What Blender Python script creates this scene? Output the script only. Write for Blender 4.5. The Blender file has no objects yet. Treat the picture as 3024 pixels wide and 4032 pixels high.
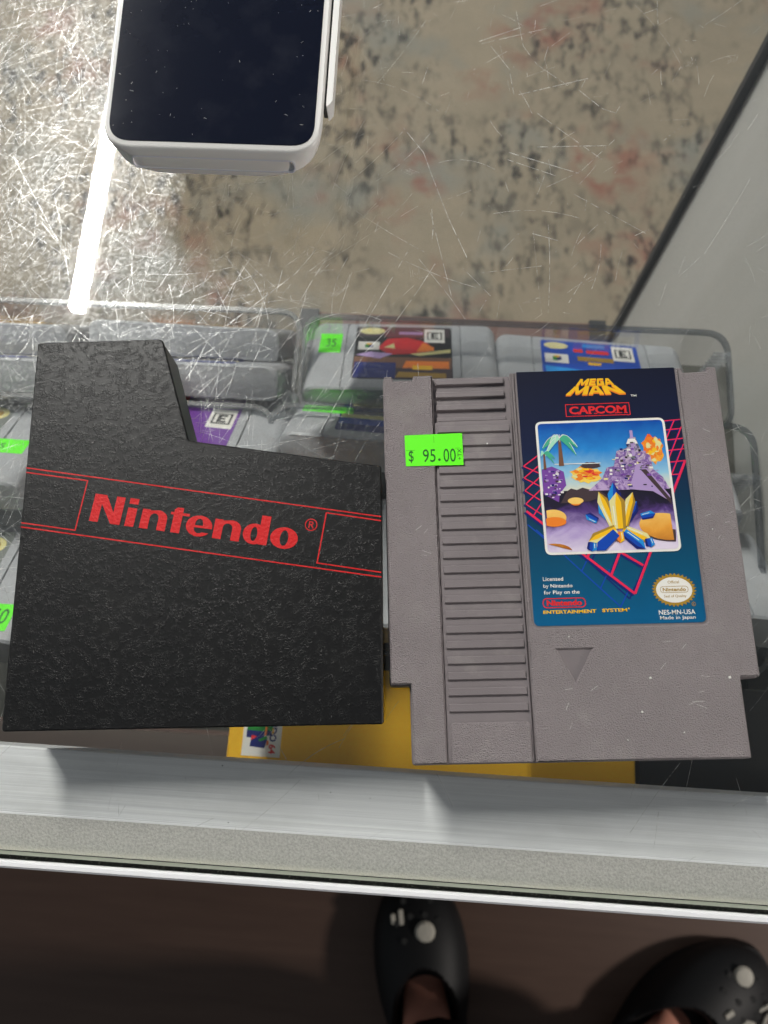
import bpy, bmesh, math, random
from mathutils import Vector, Matrix
from mathutils.geometry import tessellate_polygon

# ------------------------------------------------------------------ camera, world, lamps
S = bpy.context.scene
COL = S.collection
MM = 0.001
CAMZ = 0.2733256
CAM_R = Matrix(((0.9977230606, -0.0528010167, 0.0419612554),
                (0.0617942344, 0.9649427284, -0.2550823466),
                (-0.0270216010, 0.2570945032, 0.9660084107)))
FPX, PW, PH = 3018.707, 3024.0, 4032.0
cam_d = bpy.data.cameras.new('camera')
cam = bpy.data.objects.new('camera', cam_d)
COL.objects.link(cam)
cam.matrix_world = Matrix.Translation((0, 0, CAMZ)) @ CAM_R.to_4x4()
cam_d.sensor_fit = 'VERTICAL'
cam_d.sensor_height = 24.0
cam_d.lens = 24.0 * FPX / PH
cam_d.clip_start = 0.01
cam_d.clip_end = 60
cam_d.dof.use_dof = True
cam_d.dof.focus_distance = 0.268
cam_d.dof.aperture_fstop = 9.5
S.camera = cam

W = bpy.data.worlds.new('World')
S.world = W
W.use_nodes = True
wt = W.node_tree
bg = wt.nodes['Background']
bg.inputs[0].default_value = (0.86, 0.94, 1.0, 1)
wc = wt.nodes.new('ShaderNodeTexCoord')
wd = wt.nodes.new('ShaderNodeVectorMath')
wd.operation = 'DOT_PRODUCT'
wd.inputs[1].default_value = (-0.62, 0.72, 0.1)
wr = wt.nodes.new('ShaderNodeMapRange')
wr.inputs['From Min'].default_value = -0.2
wr.inputs['From Max'].default_value = 0.9
wr.inputs['To Min'].default_value = 0.11
wr.inputs['To Max'].default_value = 0.27
wt.links.new(wc.outputs['Generated'], wd.inputs[0])
wt.links.new(wd.outputs['Value'], wr.inputs['Value'])
wt.links.new(wr.outputs[0], bg.inputs[1])
LAMP_MAIN, LAMP_SIDE = 585.0, 22.0
sd_l = bpy.data.lights.new('added_side_light', 'AREA')  # added area light, set low at the right to brighten the floor
sd_l.size = 0.18
sd_l.energy = LAMP_SIDE
sd_l.color = (1.0, 0.93, 0.86)
sd_o = bpy.data.objects.new('added_side_light', sd_l)
COL.objects.link(sd_o)
sd_o.location = (2.0, -0.37, 0.5)
sd_o.rotation_euler = (Vector((0.2, -0.35, -0.95)) - sd_o.location).to_track_quat('-Z', 'Y').to_euler()

S.view_settings.view_transform = 'Standard'
S.view_settings.look = 'None'
S.view_settings.exposure = 0.0
S.view_settings.gamma = 1.0
S.view_settings.use_curve_mapping = False
S.cycles.use_denoising = True
S.cycles.max_bounces = 10
S.cycles.transparent_max_bounces = 24
S.cycles.caustics_reflective = False
S.cycles.caustics_refractive = False
S.cycles.sample_clamp_indirect = 4.0


def at(u, v, z):
    """where the sight line of photo point (u, v), on a 1659 px wide copy, meets the level z (mm)"""
    k = PW / 1659.0
    d = CAM_R @ Vector(((u * k - PW / 2) / FPX, -(v * k - PH / 2) / FPX, -1))
    s = (z * MM - CAMZ) / d.z
    return Vector((d.x * s, d.y * s, z * MM))


# ------------------------------------------------------------------ materials
MATS = {}


def srgb(r, g, b):
    f = lambda c: (c / 255 / 12.92) if c <= 10 else ((c / 255 + 0.055) / 1.055) ** 2.4
    return (f(r), f(g), f(b), 1)


def mat(name, col, rough=0.5, metal=0.0, spec=0.5, coat=0.0):
    m = bpy.data.materials.new(name)
    m.use_nodes = True
    b = m.node_tree.nodes['Principled BSDF']
    b.inputs['Base Color'].default_value = col if len(col) == 4 else (*col, 1)
    b.inputs['Roughness'].default_value = rough
    b.inputs['Metallic'].default_value = metal
    b.inputs['Specular IOR Level'].default_value = spec
    b.inputs['Coat Weight'].default_value = coat
    MATS[name] = m
    return m


class NT:
    """small helper round a node tree"""
    def __init__(s, m):
        s.t = m.node_tree
        s.n = s.t.nodes
        s.b = s.n.get('Principled BSDF')
        s.out = s.n.get('Material Output')

    def add(s, typ, ins=None, **kw):
        x = s.n.new(typ)
        for k, v in kw.items():
            setattr(x, k, v)
        for k, v in (ins or {}).items():
            if isinstance(v, bpy.types.NodeSocket):
                s.t.links.new(v, x.inputs[k])
            else:
                x.inputs[k].default_value = v
        return x

    def link(s, a, b):
        s.t.links.new(a, b)

    def coord(s, scale=(1, 1, 1), kind='Object', rot=(0, 0, 0), loc=(0, 0, 0)):
        c = s.add('ShaderNodeTexCoord')
        return s.add('ShaderNodeMapping', {'Vector': c.outputs[kind], 'Scale': scale, 'Rotation': rot, 'Location': loc}).outputs[0]

    def noise(s, vec, scale, detail=3, rough=0.5, dist=0):
        return s.add('ShaderNodeTexNoise', {'Vector': vec, 'Scale': scale, 'Detail': detail, 'Roughness': rough, 'Distortion': dist}).outputs['Fac']

    def ramp(s, fac, stops, interp='LINEAR'):
        r = s.add('ShaderNodeValToRGB', {'Fac': fac})
        r.color_ramp.interpolation = interp
        e = r.color_ramp.elements
        while len(e) < len(stops):
            e.new(0.5)
        for i, (p, c) in enumerate(stops):
            e[i].position = p
            e[i].color = c if len(c) == 4 else (*c, 1)
        return r.outputs['Color']

    def mix(s, fac, a, b, mode='MIX'):
        x = s.add('ShaderNodeMix', data_type='RGBA', blend_type=mode)
        for sock, v in ((x.inputs[0], fac), (x.inputs[6], a), (x.inputs[7], b)):
            if isinstance(v, bpy.types.NodeSocket):
                s.link(v, sock)
            else:
                sock.default_value = v
        return x.outputs[2]

    def math(s, op, a, b=0.0):
        x = s.add('ShaderNodeMath', operation=op)
        for i, v in enumerate((a, b)):
            if isinstance(v, bpy.types.NodeSocket):
                s.link(v, x.inputs[i])
            else:
                x.inputs[i].default_value = v
        return x.outputs[0]

    def bump(s, h, strength, dist):
        return s.add('ShaderNodeBump', {'Height': h, 'Strength': strength, 'Distance': dist}).outputs[0]


def G(v):
    return (v, v, v, 1)


# grey cartridge plastic: grained on the faces, plain in the ridged column
def plastic(name, col, grain, rough, bscale=1.0):
    m = mat(name, col, rough)
    t = NT(m)
    v = t.coord()
    n = t.noise(v, 2300 * bscale, 2, 0.5)
    big = t.noise(v, 45, 4, 0.6)
    c = t.mix(big, tuple(x * 0.82 for x in col[:3]) + (1,), tuple(min(1, x * 1.16) for x in col[:3]) + (1,))
    grime = t.add('ShaderNodeMapRange', {'Value': t.noise(t.coord(loc=(5, 3, 1)), 70, 5, .65), 'From Min': .54, 'From Max': .74, 'To Max': .38}).outputs[0]
    c = t.mix(grime, c, (0.36, 0.335, 0.31, 1))
    t.link(c, t.b.inputs['Base Color'])
    if grain:
        t.link(t.bump(n, grain, 0.00095), t.b.inputs['Normal'])
    r = t.add('ShaderNodeMapRange', {'Value': big, 'To Min': rough - 0.06, 'To Max': rough + 0.1}).outputs[0]
    t.link(r, t.b.inputs['Roughness'])
    return m


NES = plastic('grained_grey_plastic', (0.248, 0.214, 0.219, 1), 0.8, 0.36)
NES_S = plastic('smooth_grey_plastic', (0.212, 0.184, 0.19, 1), 0.1, 0.40)
N64 = plastic('cool_grey_plastic', (0.40, 0.41, 0.428, 1), 0.12, 0.38)
HOLEDISC = mat('dark_hole_disc', (0.02, 0.02, 0.02), 0.8)

# leather grained black plastic
BLK = mat('leather_grained_black', (0.0045, 0.0045, 0.005), 0.45, spec=0.3)
t = NT(BLK)
v = t.coord()
wv = t.add('ShaderNodeMixRGB', {'Fac': 0.0012, 'Color1': v}, blend_type='ADD')
t.link(t.add('ShaderNodeTexNoise', {'Vector': v, 'Scale': 800, 'Detail': 2}).outputs['Color'], wv.inputs['Color2'])
vor = t.add('ShaderNodeTexVoronoi', {'Vector': wv.outputs[0], 'Scale': 1200}, feature='DISTANCE_TO_EDGE').outputs['Distance']
crk = t.add('ShaderNodeMapRange', {'Value': vor, 'From Max': 0.16}).outputs[0]
sel = t.add('ShaderNodeMapRange', {'Value': t.noise(v, 380, 2, 0.6), 'From Min': 0.42, 'From Max': 0.58, 'To Min': 0.0}).outputs[0]
h = t.math('ADD', t.math('MULTIPLY', crk, sel), t.math('MULTIPLY', t.noise(v, 2300, 2), 0.3))
t.link(t.bump(h, 0.42, 0.00011), t.b.inputs['Normal'])
t.link(t.add('ShaderNodeMapRange', {'Value': t.noise(v, 25, 4), 'To Min': 0.38, 'To Max': 0.43}).outputs[0], t.b.inputs['Roughness'])
smg = t.add('ShaderNodeMapRange', {'Value': t.noise(t.coord(loc=(2, 5, 0)), 34, 5, .65), 'From Min': .56, 'From Max': .8}).outputs[0]
t.link(t.mix(smg, (0.004, 0.004, 0.0045, 1), (0.010, 0.0098, 0.0095, 1)), t.b.inputs['Base Color'])
BLKS = mat('smooth_black_plastic', (0.012, 0.012, 0.013), 0.35)
RED = mat('red_print', srgb(214, 28, 36), 0.5, spec=.25)
t = NT(RED)
v = t.coord()
t.link(t.bump(t.noise(v, 900, 2), 0.5, 0.0004), t.b.inputs['Normal'])
t.link(t.mix(t.add('ShaderNodeMapRange', {'Value': t.noise(v, 700, 3, .7), 'From Min': .62, 'From Max': .75}).outputs[0], (0.62, 0.012, 0.014, 1), (0.33, 0.012, 0.014, 1)), t.b.inputs['Base Color'])

WHITE = mat('white_plastic', (0.88, 0.865, 0.84), 0.32)
SCREEN = mat('dark_screen', (0.004, 0.006, 0.017), 0.08, spec=0.25)
t = NT(SCREEN)
v = t.coord()
sm = t.add('ShaderNodeMapRange', {'Value': t.noise(v, 60, 5, .6), 'From Min': .48, 'From Max': .75, 'To Min': 0, 'To Max': 0.025}).outputs[0]
t.link(t.mix(sm, (0.004, 0.006, 0.016, 1), (0.35, 0.36, 0.4, 1)), t.b.inputs['Base Color'])
DUST = mat('white_lint', (0.75, 0.74, 0.7), 0.8)

# brushed aluminium
ALU = mat('brushed_aluminium', (0.62, 0.63, 0.64), 0.42, 0.08)
t = NT(ALU)
v = t.coord(scale=(5, 700, 700))
n = t.add('ShaderNodeMapRange', {'Value': t.noise(v, 1, 5, 0.7), 'From Min': .33, 'From Max': .67}).outputs[0]
v2 = t.coord()
n2 = t.noise(v2, 14, 3)
cc = t.mix(n, (0.77, 0.78, 0.80, 1), (0.93, 0.94, 0.955, 1))
spk = t.add('ShaderNodeMapRange', {'Value': t.noise(t.coord(), 420, 3, .6), 'From Min': .74, 'From Max': .78}).outputs[0]
smu = t.add('ShaderNodeMapRange', {'Value': t.noise(t.coord(scale=(1, 3, 3)), 22, 4, .6), 'From Min': .45, 'From Max': .75, 'To Max': .35}).outputs[0]
cc = t.mix(smu, cc, (0.5, 0.5, 0.49, 1))
t.link(t.mix(spk, cc, (0.1, 0.1, 0.1, 1)), t.b.inputs['Base Color'])
t.link(t.add('ShaderNodeMapRange', {'Value': n2, 'To Min': .3, 'To Max': .55}).outputs[0], t.b.inputs['Roughness'])
t.link(t.bump(n, 0.25, 0.0003), t.b.inputs['Normal'])
FROST = mat('speckled_grey_strip', (0.33, 0.33, 0.3), 0.75)
t = NT(FROST)
v = t.coord()
n = t.add('ShaderNodeMapRange', {'Value': t.noise(v, 1200, 3, .7), 'From Min': .35, 'From Max': .68}).outputs[0]
n2 = t.noise(v, 30, 3)
c = t.mix(n, (0.44, 0.43, 0.41, 1), (0.68, 0.665, 0.635, 1))
t.link(t.mix(t.math('MULTIPLY', n2, .35), c, (0.48, 0.455, 0.42, 1)), t.b.inputs['Base Color'])
fy_ = t.add('ShaderNodeSeparateXYZ', {'Vector': t.coord()}).outputs[1]
fr_e = t.math('ADD', t.add('ShaderNodeMapRange', {'Value': fy_, 'From Min': -.0506, 'From Max': -.0522, 'To Max': .75}).outputs[0], t.math('MULTIPLY', t.math('SUBTRACT', t.noise(t.coord(scale=(1800, 60, 1)), 1, 2), .5), .5))
fr_e = t.math('MULTIPLY', fr_e, t.add('ShaderNodeMapRange', {'Value': fy_, 'From Min': -.0497, 'From Max': -.0508}).outputs[0])
old = t.b.inputs['Base Color'].links[0].from_socket
t.link(t.mix(fr_e, old, (0.74, 0.71, 0.62, 1)), t.b.inputs['Base Color'])
t.link(t.bump(n, .5, .0004), t.b.inputs['Normal'])
LIP = mat('bright_metal_lip', (0.9, 0.9, 0.92), 0.3)
GRIT = mat('gritty_dark_seal', (0.02, 0.021, 0.017), 0.7)
t = NT(GRIT)
t.link(t.ramp(t.noise(t.coord(), 1300, 3, .7), [(0.55, (.016, .017, .013)), (0.8, (.25, .25, .2))]), t.b.inputs['Base Color'])
PANEL = mat('pale_grey_laminate', (0.40, 0.40, 0.385), 0.35)
t = NT(PANEL)
t.link(t.mix(t.noise(t.coord(scale=(1, 26, 1.2)), 1, 3), (0.46, 0.46, 0.43, 1), (0.6, 0.6, 0.58, 1)), t.b.inputs['Base Color'])  # soft vertical reflections painted into the panel colour as streaks
POST = mat('dark_seal', (0.035, 0.037, 0.04), 0.5)
SHELF = mat('olive_grey_shelf', (0.085, 0.083, 0.068), 0.28)


SHELFE = mat('reddish_brown_board', (0.2, 0.1, 0.075), 0.5)


def pane(name, tint, gloss_rough, haze, haze_scale, haze_col=(0.8, 0.8, 0.78), extra=0.0, ior=1.5, patchy=None):
    """clear sheet: sees through, mirrors by Fresnel, a little dust on its face"""
    m = bpy.data.materials.new(name)
    m.use_nodes = True
    t = NT(m)
    t.n.remove(t.b)
    geo = t.add('ShaderNodeNewGeometry')
    i = t.add('ShaderNodeMix', {'Factor': geo.outputs['Backfacing'], 'A': ior, 'B': 1 / ior}, data_type='FLOAT').outputs[0]
    fr = t.add('ShaderNodeFresnel', {'IOR': i}).outputs[0]
    if extra:
        fr = t.math('ADD', fr, extra)
    tr = t.add('ShaderNodeBsdfTransparent', {'Color': (*tint, 1)})
    gl = t.add('ShaderNodeBsdfGlossy', {'Color': (1, 1, 1, 1), 'Roughness': gloss_rough})
    a = t.add('ShaderNodeMixShader', {0: fr, 1: tr.outputs[0], 2: gl.outputs[0]}).outputs[0]
    if haze:
        v = t.coord()
        n = t.add('ShaderNodeMapRange', {'Value': t.noise(v, haze_scale, 6, 0.65, 0.6), 'From Min': 0.35, 'From Max': 0.75, 'To Min': haze * 0.25, 'To Max': haze}).outputs[0]
        if patchy:
            n = patchy(t, v, n)
        df = t.add('ShaderNodeBsdfDiffuse', {'Color': (*haze_col, 1)})
        g2 = t.add('ShaderNodeBsdfGlossy', {'Color': (1, 1, 1, 1), 'Roughness': 0.3})
        hz = t.add('ShaderNodeMixShader', {0: 0.3, 1: df.outputs[0], 2: g2.outputs[0]}).outputs[0]
        a = t.add('ShaderNodeMixShader', {0: n, 1: a, 2: hz}).outputs[0]
    t.link(a, t.out.inputs['Surface'])
    MATS[name] = m
    return m


def haze_left(t, v, n):  # haze and specks thicken toward the back left
    x = t.add('ShaderNodeSeparateXYZ', {'Vector': v})
    gx = t.add('ShaderNodeMapRange', {'Value': x.outputs[0], 'From Min': 0.02, 'From Max': -0.11, 'To Min': 0.22, 'To Max': 1.3}).outputs[0]
    gy = t.add('ShaderNodeMapRange', {'Value': x.outputs[1], 'From Min': 0.0, 'From Max': 0.1, 'To Min': 0.12, 'To Max': 1}).outputs[0]
    spots = t.add('ShaderNodeMapRange', {'Value': t.noise(v, 620, 4, .7), 'From Min': .5, 'From Max': .72, 'To Min': .35, 'To Max': 4.5}).outputs[0]
    return t.math('MULTIPLY', t.math('MULTIPLY', n, spots), t.math('MULTIPLY', gx, gy))


GLASS = pane('scratched_glass', (0.982, 0.985, 0.98), 0.008, 0.04, 38, patchy=haze_left)
GEDGE = mat('glass_edge_green', (0.42, 0.46, 0.38), 0.25)
SCR = bpy.data.materials.new('scratch_white')
SCR.use_nodes = True
t = NT(SCR)
t.n.remove(t.b)
df = t.add('ShaderNodeBsdfDiffuse', {'Color': (0.9, 0.9, 0.86, 1)})
gl = t.add('ShaderNodeBsdfGlossy', {'Color': (1, 1, 1, 1), 'Roughness': 0.35})
mx = t.add('ShaderNodeMixShader', {0: 0.3, 1: df.outputs[0], 2: gl.outputs[0]})
tr = t.add('ShaderNodeBsdfTransparent')
vis = t.add('ShaderNodeMapRange', {'Value': t.noise(t.coord(), 260, 2, .6), 'From Min': .3, 'From Max': .65, 'To Min': .0, 'To Max': .82}).outputs[0]
t.link(t.add('ShaderNodeMixShader', {0: vis, 1: tr.outputs[0], 2: mx.outputs[0]}).outputs[0], t.out.inputs['Surface'])
BIN = pane('clear_acrylic', (0.955, 0.96, 0.965), 0.05, 0.008, 60, haze_col=(.6, .62, .65))
BINRIM = pane('clear_acrylic_rim', (0.62, 0.64, 0.66), 0.3, 0.1, 40, haze_col=(.2, .22, .24))
GRIP = pane('clear_acrylic_grip', (0.75, 0.76, 0.77), 0.12, 0.35, 200, haze_col=(.7, .7, .7), extra=.12)

GOLD = mat('gold_foil_card', (0.78, 0.47, 0.06), 0.3, 0.12)
t = NT(GOLD)
v = t.coord()
t.link(t.bump(t.noise(v, 22, 3, .5), .35, .004), t.b.inputs['Normal'])
t.link(t.mix(t.noise(v, 500, 2), (1.0, 0.50, 0.015, 1), (1.0, 0.62, 0.04, 1)), t.b.inputs['Base Color'])
BOXBLK = mat('glossy_black_card', (0.012, 0.012, 0.013), 0.2)

# flat print colours
def pm(name, r, g, b, rough=0.35):
    return mat(name, srgb(r, g, b), rough)


GREEN = mat('fluorescent_green_paper', (0.13, 1.0, 0.0), 0.55)
INKG = pm('dark_green_ink', 16, 92, 30)
PWHITE = pm('print_white', 235, 232, 225)
PCREAM = pm('print_cream', 228, 218, 150)
PRED = pm('print_red', 222, 42, 46)
PPINK = pm('print_pink', 226, 38, 84)
PBLUE = pm('print_blue', 14, 70, 175)
PDBLUE = pm('print_dark_blue', 18, 32, 110)
PBLACK = pm('print_black', 16, 16, 18)
PYEL = pm('print_yellow', 246, 190, 28)
PORA = pm('print_orange', 240, 130, 40)
PPURP = pm('print_purple', 120, 70, 160)
PLIL = pm('print_lilac', 176, 150, 200)
PLEAF = pm('print_leaf_green', 70, 175, 140)
PMINT = pm('print_mint', 165, 225, 198)
PGOLD = pm('print_gold', 168, 132, 44)
PBROWN = pm('print_brown', 120, 82, 60)
PGREEN = pm('print_green', 30, 140, 50)
PCYAN = pm('print_cyan', 30, 140, 215)
PSMOKE = pm('print_smoke', 70, 55, 60)
PGREY = pm('print_grey', 120, 125, 120)


def grad_print(name, axis, lo, hi, stops, noise=None, rough=0.32):
    m = mat(name, (0.5, 0.5, 0.5), rough)
    t = NT(m)
    v = t.coord()
    x = t.add('ShaderNodeSeparateXYZ', {'Vector': v}).outputs[axis]
    f = t.add('ShaderNodeMapRange', {'Value': x, 'From Min': lo, 'From Max': hi}).outputs[0]
    if noise:
        f = t.math('ADD', f, t.math('MULTIPLY', t.math('SUBTRACT', t.noise(v, noise[0], 4, .6, 1.0), .5), noise[1]))
    t.link(t.ramp(f, [(p, srgb(*c)) for p, c in stops]), t.b.inputs['Base Color'])
    return m


LABEL = grad_print('label_print', 1, -91 * MM, 0, [(0, (0, 92, 138)), (0.2, (0, 78, 112)), (0.45, (8, 52, 80)), (0.68, (18, 28, 62)), (1, (16, 20, 42))], (30, .08))
SKYP = grad_print('printed_sky', 1, -46 * MM, -20 * MM, [(0, (235, 225, 190)), (0.25, (150, 200, 225)), (0.6, (40, 135, 210)), (1, (10, 75, 165))], (130, .25))
GROUNDP = grad_print('printed_ground', 1, -67 * MM, -44 * MM, [(0, (226, 214, 232)), (0.35, (178, 156, 206)), (0.6, (84, 58, 124)), (0.8, (34, 28, 52)), (1, (30, 28, 40))], (90, .8))
FIREP = grad_print('printed_fire', 1, -42 * MM, -24 * MM, [(0, (250, 214, 90)), (0.5, (246, 150, 40)), (1, (232, 90, 40))], (260, 1.6))
DOMEP = grad_print('printed_dome', 1, -66 * MM, -52 * MM, [(0, (170, 95, 30)), (0.5, (232, 160, 60)), (1, (250, 205, 110))], (150, .5))
TOWERP = grad_print('printed_tower', 1, -48 * MM, -23 * MM, [(0, (190, 165, 205)), (0.4, (110, 70, 150)), (0.7, (205, 185, 205)), (1, (90, 95, 120))], (420, 2.0))

# floors
RUG = mat('worn_beige_rug', (0.4, 0.37, 0.3), 0.95, spec=0.1)
t = NT(RUG)
v = t.coord()
base = t.mix(t.noise(v, 9, 5, .65), (0.185, 0.16, 0.118, 1), (0.32, 0.268, 0.195, 1))
base = t.mix(t.add('ShaderNodeMapRange', {'Value': t.noise(t.coord(loc=(3, 1, 0)), 5, 4, .6), 'From Min': .52, 'From Max': .68}).outputs[0], base, (0.205, 0.2, 0.17, 1))
redm = t.math('MULTIPLY', t.add('ShaderNodeMapRange', {'Value': t.noise(t.coord(loc=(7, 2, 0)), 5.5, 3, .6), 'From Min': .52, 'From Max': .66}).outputs[0],
              t.add('ShaderNodeMapRange', {'Value': t.noise(t.coord(loc=(1, 9, 0)), 22, 3, .6), 'From Min': .42, 'From Max': .6}).outputs[0])
base = t.mix(t.math('MULTIPLY', redm, .6), base, (0.22, 0.065, 0.048, 1))
dk = t.add('ShaderNodeMapRange', {'Value': t.noise(t.coord(scale=(52, 27, 1)), 1, 4, .6), 'From Min': .48, 'From Max': .62}).outputs[0]
dk = t.math('MULTIPLY', dk, t.add('ShaderNodeMapRange', {'Value': t.noise(t.coord(loc=(4, 4, 0)), 5, 3, .6), 'From Min': .42, 'From Max': .6}).outputs[0])
base = t.mix(t.math('MULTIPLY', dk, .88), base, (0.024, 0.024, 0.025, 1))
t.link(base, t.b.inputs['Base Color'])
t.link(t.bump(t.noise(v, 700, 2), .4, .002), t.b.inputs['Normal'])
FLOOR = mat('brown_floor', (0.09, 0.06, 0.045), 0.5)
t = NT(FLOOR)
t.link(t.mix(t.noise(t.coord(scale=(6, 60, 1)), 1, 4, .6), (0.08, 0.043, 0.031, 1), (0.14, 0.083, 0.06, 1)), t.b.inputs['Base Color'])
SKIN = mat('skin', (0.66, 0.29, 0.21), 0.5)
SKIN.node_tree.nodes['Principled BSDF'].inputs['Subsurface Weight'].default_value = 0.05
CLOTH = mat('black_cloth', (0.008, 0.008, 0.011), 0.9, spec=.1)
FOAM = mat('black_foam', (0.007, 0.007, 0.008), 0.55, spec=.32)
CHARM = mat('off_white_charm', (0.55, 0.52, 0.45), 0.6)
t = NT(CHARM)
t.link(t.bump(t.noise(t.coord(), 300, 2), .6, .002), t.b.inputs['Normal'])


def emit(name, col, k):
    m = bpy.data.materials.new(name)
    m.use_nodes = True
    t = NT(m)
    t.n.remove(t.b)
    t.link(t.add('ShaderNodeEmission', {'Color': (*col, 1), 'Strength': k}).outputs[0], t.out.inputs['Surface'])
    return m


# ------------------------------------------------------------------ mesh helpers
class MB:
    """collects faces (in mm), then links them as one mesh object (in m)"""
    def __init__(s):
        s.v, s.f, s.m, s.mats, s.k = [], [], [], [], 0

    def slot(s, m):
        if m not in s.mats:
            s.mats.append(m)
        return s.mats.index(m)

    def face(s, pts, m):
        i = len(s.v)
        s.v += [tuple(p) for p in pts]
        s.f.append(tuple(range(i, i + len(pts))))
        s.m.append(s.slot(m))

    def mesh(s, vs, fs, m):
        i = len(s.v)
        s.v += [tuple(p) for p in vs]
        k = s.slot(m)
        for f in fs:
            s.f.append(tuple(a + i for a in f))
            s.m.append(k)

    def box(s, x0, x1, y0, y1, z0, z1, m):
        vs = [(x, y, z) for z in (z0, z1) for y in (y0, y1) for x in (x0, x1)]
        s.mesh(vs, [(0, 2, 3, 1), (4, 5, 7, 6), (0, 1, 5, 4), (1, 3, 7, 5), (3, 2, 6, 7), (2, 0, 4, 6)], m)

    def cap(s, loops, z, m, up=True):
        loops = [[Vector((p[0], p[1], 0)) for p in l] for l in loops]
        s.k += 1
        z += .0006 * (s.k % 200) * (1 if up else -1)
        flat = [p for l in loops for p in l]
        vs = [(p.x, p.y, z) for p in flat]
        fs = []
        for a, b, c in tessellate_polygon(loops):
            n = (flat[b] - flat[a]).cross(flat[c] - flat[a]).z
            fs.append((a, b, c) if (n > 0) == up else (a, c, b))
        s.mesh(vs, fs, m)

    def prism(s, loops, z0, z1, m, bev=0.0, bottom=True, floor=None):
        """loops: outer counter-clockwise, holes clockwise"""
        ins = [offset(l, bev) for l in loops] if bev else loops
        for l, q in zip(loops, ins):
            n = len(l)
            vs = [(p[0], p[1], z0) for p in l] + [(p[0], p[1], z1 - bev) for p in l]
            fs = [(i, (i + 1) % n, n + (i + 1) % n, n + i) for i in range(n)]
            if bev:
                vs += [(p[0], p[1], z1) for p in q]
                fs += [(n + i, n + (i + 1) % n, 2 * n + (i + 1) % n, 2 * n + i) for i in range(n)]
            s.mesh(vs, fs, m)
        s.cap(ins, z1, m)
        if bottom:
            s.cap(loops, z0, m, False)

    def tube(s, pts, r, m, seg=10, closed=False):
        rings = []
        P = [Vector(p) for p in pts]
        n = len(P)
        for i, p in enumerate(P):
            d = (P[min(i + 1, n - 1)] - P[max(i - 1, 0)]).normalized()
            a = d.orthogonal().normalized() if abs(d.z) > .9 else d.cross(Vector((0, 0, 1))).normalized()
            b = d.cross(a)
            rr = r[i] if isinstance(r, (list, tuple)) else r
            rings.append([p + a * math.cos(t) * rr + b * math.sin(t) * rr for t in [2 * math.pi * k / seg for k in range(seg)]])
        vs = [q for g in rings for q in g]
        fs = [(i * seg + k, i * seg + (k + 1) % seg, (i + 1) * seg + (k + 1) % seg, (i + 1) * seg + k) for i in range(n - 1) for k in range(seg)]
        fs += [tuple(reversed(range(seg))), tuple((n - 1) * seg + k for k in range(seg))]
        s.mesh(vs, fs, m)

    def line(s, a, b, w, z, m, w2=None):
        a, b = Vector(a[:2]), Vector(b[:2])
        d = (b - a).normalized()
        n = Vector((-d.y, d.x))
        w2 = w if w2 is None else w2
        s.k += 1
        z += .0006 * (s.k % 200)
        s.face([(*(a - n * w / 2), z), (*(b - n * w2 / 2), z), (*(b + n * w2 / 2), z), (*(a + n * w / 2), z)], m)

    def disc(s, x, y, rx, ry, z, m, n=28, rot=0, thick=0):
        l = ell(x, y, rx, ry, n, rot)
        if thick:
            s.prism([l], z, z + thick, m, min(thick * .4, rx * .2))
        else:
            s.cap([l], z, m)

    def build(s, name, parent=None, smooth=False, fix=True):
        me = bpy.data.meshes.new(name)
        me.from_pydata([(x * MM, y * MM, z * MM) for x, y, z in s.v], [], s.f)
        for m in s.mats:
            me.materials.append(m)
        me.polygons.foreach_set('material_index', s.m)
        if smooth:
            b = bmesh.new()
            b.from_mesh(me)
            bmesh.ops.remove_doubles(b, verts=b.verts, dist=1e-6)
            if fix:
                bmesh.ops.recalc_face_normals(b, faces=b.faces)
            b.to_mesh(me)
            b.free()
            me.polygons.foreach_set('use_smooth', [True] * len(me.polygons))
            if smooth is not True:
                me.set_sharp_from_angle(angle=math.radians(smooth))
        me.update()
        o = bpy.data.objects.new(name, me)
        COL.objects.link(o)
        if parent:
            o.parent = parent
        return o


def offset(l, d):
    """move a loop to the left of its direction by d (mitred)"""
    n = len(l)
    out = []
    for i in range(n):
        p0, p1, p2 = Vector(l[i - 1]), Vector(l[i]), Vector(l[(i + 1) % n])
        e1, e2 = (p1 - p0).normalized(), (p2 - p1).normalized()
        n1, n2 = Vector((-e1.y, e1.x)), Vector((-e2.y, e2.x))
        k = 1 + n1.dot(n2)
        out.append(tuple(p1 + (n1 + n2) * (d / max(k, .3))))
    return out


def ell(x, y, rx, ry, n=28, rot=0):
    c, s_ = math.cos(rot), math.sin(rot)
    r = []
    for i in range(n):
        a = 2 * math.pi * i / n
        u, w = rx * math.cos(a), ry * math.sin(a)
        r.append((x + u * c - w * s_, y + u * s_ + w * c))
    return r


def rounded(poly, rad, seg=5):
    """round the corners of a loop; rad is one radius or one per corner"""
    n = len(poly)
    out = []
    for i in range(n):
        r = rad[i] if isinstance(rad, (list, tuple)) else rad
        p0, p1, p2 = Vector(poly[i - 1]), Vector(poly[i]), Vector(poly[(i + 1) % n])
        if r <= 0:
            out.append(tuple(p1))
            continue
        a, b = (p0 - p1).normalized(), (p2 - p1).normalized()
        ang = math.acos(max(-1, min(1, a.dot(b))))
        tl = min(r / math.tan(ang / 2), (p0 - p1).length * .49, (p2 - p1).length * .49)
        q0, q2 = p1 + a * tl, p1 + b * tl
        for k in range(seg + 1):
            f = k / seg
            out.append(tuple((1 - f) ** 2 * q0 + 2 * f * (1 - f) * p1 + f * f * q2))
    return out


def rect(x0, x1, y0, y1, r=0, seg=5):
    l = [(x0, y0), (x1, y0), (x1, y1), (x0, y1)]
    return rounded(l, r, seg) if r else l


def rev(l):
    return list(reversed(l))


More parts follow.
